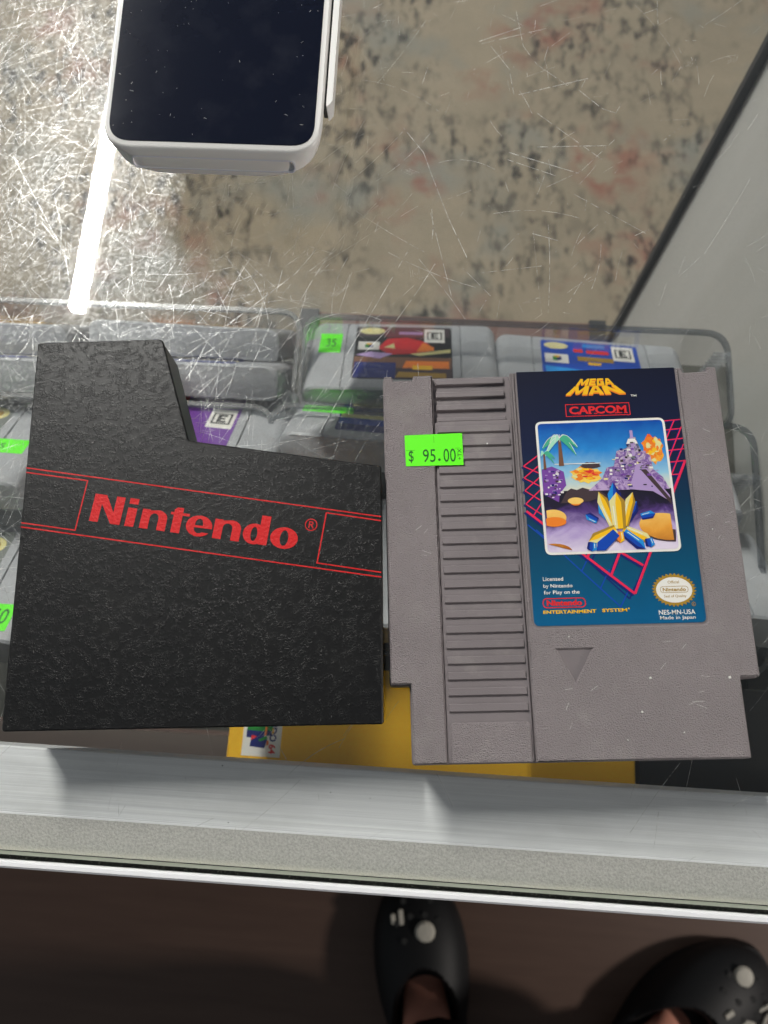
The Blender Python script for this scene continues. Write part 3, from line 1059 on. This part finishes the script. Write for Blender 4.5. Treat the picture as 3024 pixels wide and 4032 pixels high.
def half_arch(x0, x1, top, stem):
    """lower case n between x0 and x1: left stem, shoulder, right stem"""
    outer = [(x0, 0), (x0 + stem, 0), (x0 + stem, top * .60)]
    for i in range(9):
        a = math.pi * (1 - i / 8)
        cx, rx = (x0 + stem + x1 - stem) / 2, (x1 - x0 - 2 * stem) / 2
        outer.append((cx + rx * math.cos(a), top * .60 + top * .24 * math.sin(a)))
    outer += [(x1 - stem, 0), (x1, 0), (x1, top * .64)]
    for i in range(1, 9):
        a = math.pi / 2 * i / 8
        outer.append((x1 - 3.4 + 3.4 * math.cos(a), top * .62 + top * .40 * math.sin(a)))
    outer += [(x0 + stem, top * .96), (x0 + stem * .9, top), (x0, top)]
    return [outer]


LG([[(0, 0), (3.1, 0), (3.1, 6.6), (7.6, 0), (10.9, 0), (10.9, 9.9), (7.8, 9.9), (7.8, 4.0), (4.2, 9.9), (0, 9.9)]])
LG([[(12.6, 0), (15.8, 0), (15.8, 6.6), (12.6, 6.6)]])
LG([[(12.6, 8.0), (15.8, 8.0), (15.8, 10.0), (12.6, 10.0)]])
LG(half_arch(17.8, 26.9, 6.9, 3.0))
LG([[(28.9, 0), (32.0, 0), (32.0, 6.3), (34.4, 6.3), (34.4, 7.2), (32.0, 7.2), (32.0, 9.0), (29.9, 9.0), (28.9, 8.2), (28.9, 7.2), (27.8, 7.2), (27.8, 6.3), (28.9, 6.3)]])
e = []
for i in range(25):
    a = (2 * math.pi - .62) * i / 24
    e.append((38.4 + 4.6 * math.cos(a), 3.5 + 3.7 * math.sin(a)))
for i in range(9):
    a = 2 * math.pi - .85 - (math.pi - .85) * i / 8
    e.append((38.5 + 1.8 * math.cos(a), 2.9 + 2.0 * math.sin(a)))
e.append((43.0, 2.95))
LG([e, rev([(36.9, 3.7), (39.7, 3.7)] + [(38.3 + 1.4 * math.cos(math.pi * i / 8), 4.0 + 2.1 * math.sin(math.pi * i / 8)) for i in range(9)])])
LG(half_arch(43.6, 53.0, 6.9, 3.0))
LG([ell(57.8, 3.4, 3.9, 3.65, 32), rev(ell(57.7, 3.4, 1.15, 2.5, 24))])
LG([[(59.4, 0), (62.6, 0), (62.6, 10.2), (59.4, 10.2)]])
LG([ell(68.2, 3.4, 4.75, 3.75, 36), rev(ell(68.2, 3.4, 1.45, 2.75, 24))])
LG([ell(76.6, 9.3, 2.15, 2.15, 28), rev(ell(76.6, 9.3, 1.85, 1.85, 28))])
LG([[(75.8, 8.1), (76.15, 8.1), (76.15, 9.1), (76.6, 9.1), (77.2, 8.1), (77.65, 8.1), (77.0, 9.2), (77.5, 9.9), (77.0, 10.5), (75.8, 10.5)], rev([(76.15, 9.5), (76.8, 9.5), (77.0, 9.85), (76.8, 10.15), (76.15, 10.15)])])
p.build('red_print', slv)

# ------------------------------------------------------------------ payment terminal
tm = empty('payment_terminal', (-0.0845, 0.2705, 0.0))
tag(tm, 'white payment terminal with a blank black screen standing on the glass', 'payment terminal')
tilt = math.radians(6.8)


def lift(mb, zf):
    """tilt a part built flat about its front edge and lift it to the height zf"""
    v = []
    for x, y, z in mb.v:
        yy, zz = y + 70.5, z
        v.append((x, -70.5 + yy * math.cos(tilt) - zz * math.sin(tilt), zf + yy * math.sin(tilt) + zz * math.cos(tilt)))
    mb.v = v


def ring_loft(mb, rings, m, cap_top=True, cap_bot=True):
    n = len(rings[0][0])
    vs = [(x, y, z) for l, z in rings for x, y in l]
    fs = []
    for k in range(len(rings) - 1):
        fs += [(k * n + i, k * n + (i + 1) % n, (k + 1) * n + (i + 1) % n, (k + 1) * n + i) for i in range(n)]
    if cap_top:
        fs.append(tuple((len(rings) - 1) * n + i for i in range(n)))
    if cap_bot:
        fs.append(tuple(reversed(range(n))))
    mb.mesh(vs, fs, m)


def tr_(d, r_, f=0):
    return rect(-41.8 + d, 41.8 - d, -70.5 + f, 72 - d, r_, 9)


bd = MB()
ring_loft(bd, [(tr_(18, 14, 14), -24), (tr_(10, 16, 6), -14), (tr_(5.0, 20, -2.4), -11.6), (tr_(3.4, 20, -3.5), -10.8), (tr_(1.6, 18, -3.6), -9.0), (tr_(.1, 12.5, -.5), -1.6), (tr_(.3, 12, .1), -.6), (tr_(.9, 11.5, .9), 0)], WHITE)
lift(bd, 33)
bdo = bd.build('body', tm, smooth=40)
pe = MB()
ring_loft(pe, [(rect(-30, 30, -48, 55, 10, 6), 0), (rect(-30, 30, -48, 55, 10, 6), 22)], WHITE)
pe.build('foot', tm, smooth=40)
sn = MB()
sn.prism([rect(-39.0, 39.0, -68.0, 66, 8.6, 8)], -.3, .25, SCREEN, .12)
lift(sn, 33)
sno = sn.build('screen', tm, smooth=40)
du = MB()
rnd = random.Random(4)
for _ in range(70):
    x, y = rnd.uniform(-38, 38), rnd.uniform(-66, 20)
    if rnd.random() < .8:
        du.disc(x, y, rnd.uniform(.06, .16), rnd.uniform(.06, .14), .3, DUST, 6)
    else:
        a = rnd.uniform(0, 3.14)
        du.line((x, y), (x + math.cos(a) * rnd.uniform(.6, 1.6), y + math.sin(a) * .9), .09, .3, DUST)
lift(du, 33)
du.build('dust', sno)
sl = MB()
SLOT = mat('recess_white', (0.8, 0.8, 0.86), 0.4)
# card slot: a shallow tray in the front face, with its own rim
n = 8
fr_ = rect(-31.0, 32.0, -8.3, -3.3, 2.3, n)
inr = offset(fr_, .5)
fy = lambda z: -71.0 + (z + 1.6) * .419 - .12
vs = [(x, fy(z), z) for x, z in fr_] + [(x, fy(z) - .12, z) for x, z in inr] + [(x, fy(z) + 1.5, z - .6) for x, z in offset(fr_, .8)]
k = len(fr_)
fs = [(i, (i + 1) % k, k + (i + 1) % k, k + i) for i in range(k)] + [(k + i, k + (i + 1) % k, 2 * k + (i + 1) % k, 2 * k + i) for i in range(k)] + [tuple(2 * k + i for i in range(k))]
sl.mesh(vs, fs, SLOT)
lift(sl, 33)
sl.build('card_slot', tm, smooth=40)
sd = MB()
ring_loft(sd, [(rounded([(42.6, -52), (44.6, -49), (44.6, 66), (42.6, 66)], [.9, 1, .6, .6], 4), -9), (rounded([(42.6, -52), (44.9, -49), (44.9, 66), (42.6, 66)], [.9, 1, .6, .6], 4), -.4)], WHITE)
ring_loft(sd, [(rect(41.0, 42.8, -50, 66), -9), (rect(41.0, 42.8, -50, 66), -3.5)], POST)
lift(sd, 33)
sd.build('stripe_reader', tm, smooth=40)

# ------------------------------------------------------------------ game boxes under the glass
gb = empty('game_box', (0.0127, 0.0, -0.25))
tag(gb, 'shiny gold game box under the glass between sleeve and grey cartridge', 'game box', 'boxes inside the case')
m = MB()
m.prism([rect(-101.9, 102.5, -27.5, 22, .5, 3)], 0.5, 120, GOLD, .8)
m.build('carton', gb, smooth=40)
m = MB()
q0 = at(548, 1577, -130)
q1 = at(603, 1636, -130)
lx0, lx1 = at(524, 1600, -130).x / MM - 12.7, at(607, 1600, -130).x / MM - 12.7
ly0 = at(560, 1634, -130).y / MM
m.prism([rect(lx0, lx1, ly0, ly0 + 46)], 120, 120.15, PWHITE, 0)
lo_ = m.build('logo_label', gb)
m = MB()
cxl, z = lx0 + (lx1 - lx0) * .42, 120.2
# the N emblem of four posts, drawn on its side like the strip it is printed on
hh = (lx1 - lx0) * .30
cyl = ly0 + 10.5
def em(pts, mm_, dz=0.0):
    m.cap([[(cxl + x * hh, cyl + y * hh) for x, y in pts]], z + dz, mm_)


em([(-1.1, .25), (1.1, .05), (1.15, .75), (-1.05, .95)], PGREEN)
em([(-1.1, -.25), (.45, -.4), (.45, .3), (-1.1, .35)], PDBLUE, .03)
em([(-.75, -1.0), (.55, -1.1), (.75, -.35), (-.65, -.2)], PDBLUE, .04)
em([(-.7, -.5), (-.15, -.15), (-.65, -.05)], PRED, .06)
em([(.1, -.55), (.75, -.3), (.65, -.05), (-.05, -.4)], PGREEN, .06)
em([(.45, .0), (.62, -.05), (.7, .65), (.5, .75)], PORA, .07)
em([(.7, -.9), (.9, -.75), (.85, -.4), (.7, -.5)], PORA, .07)
em([(1.1, .05), (1.25, .2), (1.25, .6), (1.1, .6)], PYEL, .07)
em([(.62, -.05), (1.1, -.02), (1.1, .35), (.65, .4)], PDBLUE, .06)
write(m, 'NINTENDO', lx1 - 6.0, ly0 + 31, 23.5, 3.6, z, PDBLUE, rot=-math.pi / 2, bold=.03)
write(m, '64', lx1 - 6.0, ly0 + 6.2, 4.6, 3.6, z, PRED, rot=-math.pi / 2, bold=.03)
m.build('emblem', lo_)
bb = empty('game_box', (0.185, 0.0, -0.25))
tag(bb, 'glossy black box under the glass beside the gold one', 'game box', 'boxes inside the case')
m = MB()
m.prism([rect(-68, 30, -28, 24, 1, 3)], .5, 121, BOXBLK, 1.0)
m.build('carton', bb, smooth=40)


# ------------------------------------------------------------------ clear bins
def bin_(label, x0, x1, y0, y1, ztop, zbot, grips=()):
    o = empty('storage_bin', ((x0 + x1) / 2 * MM, (y0 + y1) / 2 * MM, zbot * MM))
    tag(o, label, 'storage bin', 'clear plastic bins of cartridges')
    w, d, h = (x1 - x0) / 2, (y1 - y0) / 2, ztop - zbot
    a, c = rect(-w, w, -d, d, 14, 7), rect(-w + 1.6, w - 1.6, -d + 1.6, d - 1.6, 12.5, 7)
    lo1, lo2 = rect(-w + 6, w - 6, -d + 4, d - 4, 12, 7), rect(-w + 7.5, w - 7.5, -d + 5.5, d - 5.5, 11, 7)
    m = MB()
    ring_loft(m, [(lo1, 0), (a, h)], BIN, False, True)
    k = len(c)
    vs = [(x, y, 2) for x, y in lo2] + [(x, y, h) for x, y in c]
    m.mesh(vs, [(i, k + i, k + (i + 1) % k, (i + 1) % k) for i in range(k)] + [tuple(range(k))], BIN)
    m.build('tub', o, smooth=40, fix=False)
    m = MB()
    ro, ri = offset(a, -.7), offset(c, .2)
    vs = [(x, y, h - 2.6) for x, y in ro] + [(x, y, h + .6) for x, y in ro] + [(x, y, h + .6) for x, y in ri] + [(x, y, h - 2.6) for x, y in ri]
    m.mesh(vs, [(r_ * k + i, r_ * k + (i + 1) % k, ((r_ + 1) % 4) * k + (i + 1) % k, ((r_ + 1) % 4) * k + i) for r_ in range(4) for i in range(k)], BINRIM)
    m.build('rim', o, smooth=40)
    for gx, gy in grips:
        m = MB()
        for i in range(8):
            zz = h - 6 - i * 4.2
            m.box(gx - x0 - w - 5, gx - x0 - w + 5, gy - y0 - d - 1.2, gy - y0 - d + 1.2, zz - 1.6, zz, GRIP)
        m.build('ribbed_grip', o)
    return o


ZR = -140
bR = at(1580, 830, ZR).x / MM
bY1 = at(1100, 697, ZR).y / MM
bL = at(652, 760, ZR).x / MM
bin_('clear bin at the back right holding the red and the blue labelled cartridges', bL, bR, bY1 - 62, bY1, ZR, -249, [(at(1555, 772, -150).x / MM, at(1555, 772, -150).y / MM)])
b2Y = at(1600, 918, -120).y / MM
b2R = at(1634, 980, -120).x / MM
b2L = at(600, 930, -120).x / MM - 5
bin_('clear bin near the front on the right, mostly under the grey cartridge', b2L, b2R, 30, b2Y, -120, -249, [(at(1592, 1030, -128).x / MM, at(1592, 1030, -128).y / MM), (at(1620, 1034, -128).x / MM, at(1620, 1034, -128).y / MM)])
b3R = at(645, 740, ZR).x / MM
bin_('clear bin at the back left beside the tab of the black sleeve', b3R - 262, b3R, bY1 - 62, bY1 + 2, ZR, -249, [(at(612, 862, -146).x / MM, bY1 - 58.5)])
b4R = at(597, 960, -120).x / MM - 3
bin_('clear bin near the front on the left, mostly under the black sleeve', b4R - 262, b4R, 30, b2Y - 2, -120, -249)


# ------------------------------------------------------------------ grey cartridges in the bins
CW, CH, CT = 116.0, 75.0, 19.0


def half(sx):
    """right or left half outline of the cartridge's cross-section, from the front middle to the back middle"""
    o = [(0, 0)]
    for gx in (35.4,):
        o += [(gx - .55, 0), (gx - .4, -1.1), (gx + .4, -1.1), (gx + .55, 0)]
    for i in range(7):
        a = math.pi / 2 * (1 - i / 6)
        o.append((CW / 2 - 7 + 7 * math.cos(a), -6 + 6 * math.sin(a)))
    for i in range(5):
        a = -math.pi / 2 * i / 4
        o.append((CW / 2 - 4 + 4 * math.cos(a), -CT + 4 + 4 * math.sin(a)))
    o.append((0, -CT))
    return [(sx * x, z) for x, z in o]


PROF = half(1) + rev(half(-1))[1:-1]


def cartridge(label, origin, rz, tl, art=None, sticker=None, note=None):
    """origin: world point of the middle of the near front edge; tl: how far the face leans away"""
    o = empty('console_cartridge', origin)
    o.rotation_euler = (-tl, 0, rz)
    tag(o, label, 'cartridge', 'grey cartridges in the clear bins')
    m = MB()
    n = len(PROF)
    lv = [(0, .97, .9), (1.2, 1, 1), (CH - 4, 1, 1), (CH - 1.2, .985, .97), (CH, .95, .86)]
    vs = []
    for y, kx, kz in lv:
        vs += [(x * kx, y, -CT / 2 + (z + CT / 2) * kz) for x, z in PROF]
    fs = []
    for k in range(len(lv) - 1):
        fs += [(k * n + i, k * n + (i + 1) % n, (k + 1) * n + (i + 1) % n, (k + 1) * n + i) for i in range(n)]
    fs += [tuple(reversed(range(n))), tuple((len(lv) - 1) * n + i for i in range(n))]
    m.mesh(vs, fs, N64)
    m.build('shell', o, smooth=35)
    if art:
        m = MB()
        m.prism([rect(-30, 30, 10, 70, 2.5, 4)], -.05, .12, art[0], 0)
        lo2 = m.build('label', o)
        m = MB()
        art[1](m)
        m.build('artwork', lo2)
    if sticker:
        m = MB()
        x, y, w_, h_ = sticker
        m.prism([rect(x, x + w_, y, y + h_)], -.05, .18, GREEN, 0)
        st_ = m.build('price_sticker', o)
        if note:
            m = MB()
            write(m, note[0], x + note[1], y + note[2], note[3], note[4], .22, INKG, rot=note[5])
            m.build('lettering', st_)
    return o


def emblem(m, x, y, s):
    z = .2
    m.cap([rect(x, x + 12 * s, y, y + 8.5 * s)], z, PWHITE)
    m.cap([[(x + 4 * s, y + 2.5 * s), (x + 6 * s, y + 2 * s), (x + 6 * s, y + 6 * s), (x + 4 * s, y + 6 * s)]], z + .03, PGREEN)
    m.cap([[(x + 6 * s, y + 2 * s), (x + 8.4 * s, y + 3 * s), (x + 8.4 * s, y + 6 * s), (x + 6 * s, y + 6 * s)]], z + .03, PDBLUE)
    m.cap([[(x + 4.6 * s, y + 5.4 * s), (x + 7 * s, y + 5.2 * s), (x + 8 * s, y + 6.8 * s), (x + 5 * s, y + 7 * s)]], z + .05, PYEL)


def rating(m, x, y, s, txt='E'):
    m.cap([rect(x, x + 11 * s, y, y + 14 * s)], .2, PWHITE)
    m.cap([rect(x + 1.4 * s, x + 9.6 * s, y + 3 * s, y + 11 * s)], .23, PBLACK)
    m.cap([rect(x + 2.2 * s, x + 8.8 * s, y + 3.8 * s, y + 10.2 * s)], .25, PWHITE)
    m.cap([[(x + a * s, y + c * s) for a, c in ((3.6, 4.2), (7.6, 4.2), (7.6, 5.4), (5.2, 5.4), (5.2, 6.4), (7.0, 6.4), (7.0, 7.5), (5.2, 7.5), (5.2, 8.6), (7.6, 8.6), (7.6, 9.8), (3.6, 9.8))]], .28, PBLACK)


def art_red(m):
    m.cap([rect(-29, 29, 58, 69.5)], .15, PSMOKE)
    m.cap([rect(-29.5, 29.5, 20, 34)], .15, PBROWN)
    m.cap([ell(-20, 64.5, 8, 4)], .2, PCREAM)
    m.cap([rect(-3, 12, 61, 64)], .2, PLIL)
    m.cap([[(-16, 44), (-10, 55), (2, 57), (14, 52), (19, 44), (14, 39), (-8, 37)]], .18, PRED)
    m.cap([[(12, 51), (19, 46), (19, 42), (8, 40)]], .21, PORA)
    m.cap([[(-12, 45), (-6, 50), (-5, 44)]], .21, PCREAM)
    m.cap([[(4, 38), (29, 44), (29, 40), (10, 36)]], .19, PCREAM)
    m.cap([[(-29, 36), (-14, 32), (-6, 38), (-20, 40)]], .19, PLIL)
    m.cap([[(0, 22), (28, 22), (28, 30), (2, 30)]], .19, PORA)
    m.cap([rect(-29.5, 29.5, 10.5, 22)], .17, PSMOKE)
    m.cap([rect(-29, -4, 11, 28)], .19, PDBLUE)
    m.cap([[(-4, 12), (26, 12), (26, 17), (-2, 18)]], .2, PGOLD)
    m.cap([rect(6, 18, 20.5, 25)], .2, PYEL)
    emblem(m, -28, 42, 1.1)
    rating(m, 13, 51.5, 1.15)


def art_blue(m):
    m.cap([ell(-20.5, 64, 7.5, 4)], .2, PCREAM)
    m.cap([rect(-4, 10, 64, 68)], .2, PCYAN)
    m.cap([rect(-10, -4, 57.5, 61.5, 1.2)], .2, PRED)
    m.cap([rect(-2, 12, 57, 61, 1.4)], .2, PRED)
    m.cap([rect(-8, 14, 48, 53)], .2, PGOLD)
    m.cap([rect(-2, 6, 44, 47)], .2, PYEL)
    m.cap([[(-28, 22), (28, 22), (28, 34), (-28, 40)]], .18, PCYAN)
    emblem(m, -28, 44, 1.2)
    rating(m, 14, 51, 1.2)


def art_purple(m):
    m.cap([rect(-29, -2, 30, 69)], .18, PRED)
    m.cap([rect(-6, 6, 16, 27)], .2, PYEL)
    rating(m, 14, 28, 1.3)


def art_dark(m):
    m.cap([rect(-25, -5, 50, 66)], .2, PCREAM)
    m.cap([rect(-29, 29, 20, 30)], .2, PBLUE)
    m.cap([rect(-29, 29, 30, 36)], .2, PCREAM)


def art_oval(m):
    m.cap([ell(20, 60, 8, 6)], .2, PCREAM)
    m.cap([ell(20, 60, 5, 3.4)], .23, PGOLD)


def art_warm(m):
    m.cap([rect(-29, 0, 20, 45)], .2, PORA)
    m.cap([rect(0, 29, 30, 69)], .2, PYEL)
    m.cap([ell(-15, 55, 8, 5)], .22, PCREAM)


def mid_from(u, v, z, side, rz):
    """middle of the near edge, from the photo place of its left (-1) or right (+1) end"""
    q = at(u, v, z)
    return q - Vector((side * CW / 2 * MM * math.cos(rz), side * CW / 2 * MM * math.sin(rz), 0))


D2 = math.radians
LC = [
    ('grey cartridge with red and black picture label and green sticker in the back bin', (650, 836, -135, -1), D2(1.5), D2(32), (PBLACK, art_red), (-52, 38, 13.5, 22), ('35', 4, 7, 6, 9, 0)),
    ('grey cartridge with blue label and white rating mark in the back bin', (1073, 862, -135, -1), D2(-2.2), D2(32), (PBLUE, art_blue), None, None),
    ('grey cartridge leaning steeply, narrow green sticker and dark blue label beside the top cartridge', (602, 932, -105, -1), D2(-2), D2(49), (PDBLUE, art_dark), (-52, 36, 29, 11), None),
    ('grey cartridge in the rear row behind the sleeve tab, orange label edge showing', (602, 713, -138, 1), D2(-1), D2(62), (PBROWN, art_warm), None, None),
    ('grey cartridge in the second row right of the sleeve tab, showing its bright top edge', (599, 792, -110, 1), D2(0), D2(62), (PDBLUE, art_dark), None, None),
    ('pale grey cartridge with purple label and white rating mark in the notch of the sleeve', (590, 1006, -98, 1), D2(-3), D2(35), (PPURP, art_purple), None, None),
    ("rear row grey cartridge at far left, behind the sleeve tab's left corner", (140, 703, -138, 1), D2(0), D2(62), (PBROWN, art_warm), None, None),
    ('second row grey cartridge at far left, cut off by the sleeve', (128, 779, -112, 1), D2(0), D2(62), (PDBLUE, art_dark), None, None),
    ('pale grey cartridge left of the sleeve with a green price sticker above the red lines', (30, 1046, -95, 1), D2(-1), D2(34), (PGREY, art_oval), (14, 25, 37, 12), ('$ 34.75', 3, 3, 22, 5, 0)),
    ('pale grey cartridge left of the sleeve with a green sticker beside its lower half', (34, 1388, -90, 1), D2(0), D2(30), (PGREY, art_oval), (20, 6, 30, 16), ('50', 20, 4, 8, 9, 0)),
    ('grey cartridge at the right edge with a scrap of green sticker', (1614, 1105, -112, 1), D2(-2), D2(30), (PDBLUE, art_dark), (42, 24, 13, 20), None),
    ('pale grey cartridge at the lower right edge, just above the black box', (1735, 1345, -95, 1), D2(-4), D2(42), (PDBLUE, art_dark), None, None),
    ('cartridge with a red and yellow label, a sliver of it between sleeve and grey cartridge', (900, 1360, -92, 1), D2(-2), D2(20), (PORA, art_warm), None, None),
]
for lb, (u, q_, z_, sd_), rz_, tl_, ar_, stk, nt in LC:
    cartridge(lb, mid_from(u, q_, z_, sd_, rz_), rz_, tl_, ar_, stk, nt)

# ------------------------------------------------------------------ the photographer's feet
FZ = -950


def grow(name, joints, bones, radii, m, parent, sub=2):
    me = bpy.data.meshes.new(name)
    me.from_pydata([(x * MM, y * MM, z * MM) for x, y, z in joints], bones, [])
    o = bpy.data.objects.new(name, me)
    COL.objects.link(o)
    sk_ = o.modifiers.new('skin', 'SKIN')
    sk_.use_smooth_shade = True
    for i, d in enumerate(me.skin_vertices[0].data):
        rr = radii[i] if isinstance(radii[i], tuple) else (radii[i], radii[i])
        d.radius = (rr[0] * MM, rr[1] * MM)
        d.use_root = i == 0
    sb = o.modifiers.new('sub', 'SUBSURF')
    sb.levels = sb.render_levels = sub
    dg = bpy.context.evaluated_depsgraph_get()
    nm = bpy.data.meshes.new_from_object(o.evaluated_get(dg))
    o.modifiers.clear()
    o.data = nm
    bpy.data.meshes.remove(me)
    nm.materials.clear()
    nm.materials.append(m)
    nm.polygons.foreach_set('use_smooth', [True] * len(nm.polygons))
    o.parent = parent
    return o


def foot_dir(ang):
    return Vector((math.cos(ang), math.sin(ang), 0))


pers = empty('person', (0.25, -0.42, -0.95))
tag(pers, 'person in black trousers and black clogs with white charms, seen from above below the counter', 'person')
inv = Vector((250, -420, -950))
FEET = [(Vector((52, -402, FZ)), math.radians(99)), (None, math.radians(35))]
q = at(1425, 2268, -900)
FEET[1] = (Vector((q.x / MM, q.y / MM, FZ)), FEET[1][1])
joints, bones, radii = [(245, -452, -60)], [], [95]
for (hp, a) in FEET:
    d = foot_dir(a)
    b0 = len(joints)
    ank = hp - d * 25
    sgn = -1 if hp.x < 250 else 1
    pts = [(245 + sgn * 85, -455, -120), (hp.x * .6 + 98 + sgn * 20, -452, -480), (ank.x, ank.y - 4, -860), tuple(hp - d * 14 + Vector((0, 0, 72))), tuple(hp + d * 48 + Vector((0, 0, 15))), tuple(hp + d * 112 + Vector((0, 0, 14)))]
    rr = [80, 55, 36, (40, 37), (30, 9), (28, 7)]
    joints += pts
    radii += rr
    bones += [(0, b0)] + [(b0 + i, b0 + i + 1) for i in range(5)]
    hb = len(joints)
    joints.append(tuple(hp - d * 48 + Vector((0, 0, 36))))
    radii.append(25)
    bones.append((b0 + 3, hb))
sub_j = [tuple(Vector(j) - inv) for j in joints]
body = grow('body', sub_j, bones, radii, SKIN, pers)
tj = [tuple(Vector(joints[i]) - inv) for i in (0, 1, 2, 3)] + [tuple(Vector(joints[i]) - inv) for i in (8, 9, 10)]
tj[3] = tuple(Vector(joints[3]) - inv + Vector((0, 10, 2)))
tj[6] = tuple(Vector(joints[10]) - inv + Vector((0, 8, 6)))
grow('trousers', tj, [(0, 1), (1, 2), (2, 3), (0, 4), (4, 5), (5, 6)], [112, 98, 80, 86, 98, 80, 82], CLOTH, pers)


def clog(hp, ang, charms, name='clog'):
    """foam clog along +y, heel at y=-65, toe at y=195"""
    o = empty(name)
    o.parent = pers
    o.location = (hp - inv) * MM
    o.rotation_euler = (0, 0, ang - math.pi / 2)
    L0, L1 = -68.0, 192.0

    def wid(f):
        return 41 + 25 * math.sin(math.pi * min(1, f * 1.02) * .86) ** 1.2 * (1 if f > .3 else .8 + .2 * f / .3)
    m = MB()
    ns, na = 96, 64
    # sole
    so1 = []
    for i in range(48):
        a = 2 * math.pi * i / 48
        f = .5 + .5 * math.sin(a)
        w_ = wid(f) * (abs(math.cos(a)) ** .62)
        so1.append((math.copysign(w_, math.cos(a)), L0 + f * (L1 - L0)))
    ring_loft(m, [(so1, .5), (offset(so1, -1.5), 6), (offset(so1, -.5), 18), (offset(so1, 2), 26)], FOAM, True, True)
    # upper: a hood over the toes and a low wall round the heel
    rows = []
    for i in range(ns + 1):
        f = i / ns
        y = L0 + 2 + f * (L1 - L0 - 4)
        edge = max(0.02, 1 - abs(2 * f - 1) ** 4.0) ** .5
        w_ = wid(f) * edge
        open_ = max(0, min(1, (.56 - f) / .16))
        hmax = (30 + 34 * math.sin(math.pi * min(1, (1.02 - f) * .78))) * max(.12, edge)
        row = []
        for k in range(na + 1):
            a = math.pi * k / na
            x, zz = w_ * math.cos(a), 18 + hmax * math.sin(a) ** .8
            row.append((x, y, zz))
        rows.append((row, open_))
    for i in range(ns):
        for k in range(na):
            fx = sum(rows[i + a_][0][k + c_][0] for a_ in (0, 1) for c_ in (0, 1)) / 4
            fy2 = sum(rows[i + a_][0][k + c_][1] for a_ in (0, 1) for c_ in (0, 1)) / 4
            if (fx / 47) ** 2 + ((fy2 - 4) / 76) ** 2 < 1:
                continue
            m.face([rows[i][0][k], rows[i][0][k + 1], rows[i + 1][0][k + 1], rows[i + 1][0][k]], FOAM)
    ob = m.build('upper', o, smooth=50)
    # rolled edge of the opening
    m = MB()
    rim = []
    for i in range(25):
        a = math.pi * 2 * i / 24
        x, y = 47 * math.cos(a), 4 + 76 * math.sin(a)
        rim.append((x, y, 44 + 18 * math.sin(a)))
    m.tube(rim, 7.0, FOAM, 10)
    m.build('opening_rim', o, smooth=True)
    m = MB()
    for (x, y) in ((-20, 112), (0, 120), (20, 112), (-28, 132), (-9, 140), (11, 140), (29, 132), (-17, 158), (3, 162), (21, 156)):
        f = (y - L0) / (L1 - L0)
        zz = 18 + (30 + 34 * math.sin(math.pi * min(1, (1.02 - f) * .78))) * max(.12, (1 - abs(2 * f - 1) ** 4.0) ** .5) * max(.1, 1 - (x / wid(f)) ** 2) ** .4
        m.disc(x, y, 4.2, 4.2, zz + .4, HOLEDISC, 14, thick=.6)  # dark discs painted on for the shade inside the vent holes
    m.build('vent_hole_disc', o)
    for kind, x, y, s_ in charms:
        f = (y - L0) / (L1 - L0)
        zz = 18 + (30 + 34 * math.sin(math.pi * min(1, (1.02 - f) * .78))) * max(.12, (1 - abs(2 * f - 1) ** 4.0) ** .5) * max(.1, 1 - (x / wid(f)) ** 2) ** .4
        m = MB()
        if kind == 'round':
            ring_loft(m, [(ell(x, y, 10 * s_, 10 * s_, 20), zz - 2), (ell(x, y, 11.5 * s_, 11.5 * s_, 20), zz + 2), (ell(x, y, 9 * s_, 9 * s_, 20), zz + 5.5), (ell(x, y, 4 * s_, 4 * s_, 20), zz + 6.5)], CHARM)
        elif kind == 'loop':
            m.prism([rounded([(x - 6 * s_, y - 9 * s_), (x + 6 * s_, y - 9 * s_), (x + 8 * s_, y + 4 * s_), (x, y + 11 * s_), (x - 8 * s_, y + 3 * s_)], 2), rev(rounded([(x - 2.5 * s_, y - 5 * s_), (x + 2.5 * s_, y - 5 * s_), (x + 3.5 * s_, y + 2 * s_), (x, y + 5.5 * s_), (x - 3.5 * s_, y + 2 * s_)], 1))], zz - 2, zz + 4, CHARM, 1)
        elif kind == 'bar':
            m.prism([rect(x - 3.2, x + 3.2, y - 11 * s_, y + 11 * s_, 2.4, 3)], zz - 2, zz + 4, CHARM, 1)
        else:
            for (ax, ay), (bx_, by) in (((-6, -9), (-4, 9)), ((-4, 9), (6, 6)), ((6, 6), (2, -1)), ((2, -1), (7, -10))):
                m.tube([(x + ax * s_, y + ay * s_, zz + 2), (x + bx_ * s_, y + by * s_, zz + 2)], 2.4, CHARM, 8)
        m.build('charm', o, smooth=40)
    return o


clog(FEET[0][0], FEET[0][1], [('round', 9, 121, 1.2), ('bar', -22, 140, .9), ('bar', -33, 138, .6)])
clog(FEET[1][0], FEET[1][1], [('round', -16, 146, 1.15), ('loop', 30, 112, 1.1), ('letter', 36, 146, 1.3), ('bar', 2, 100, .6)])
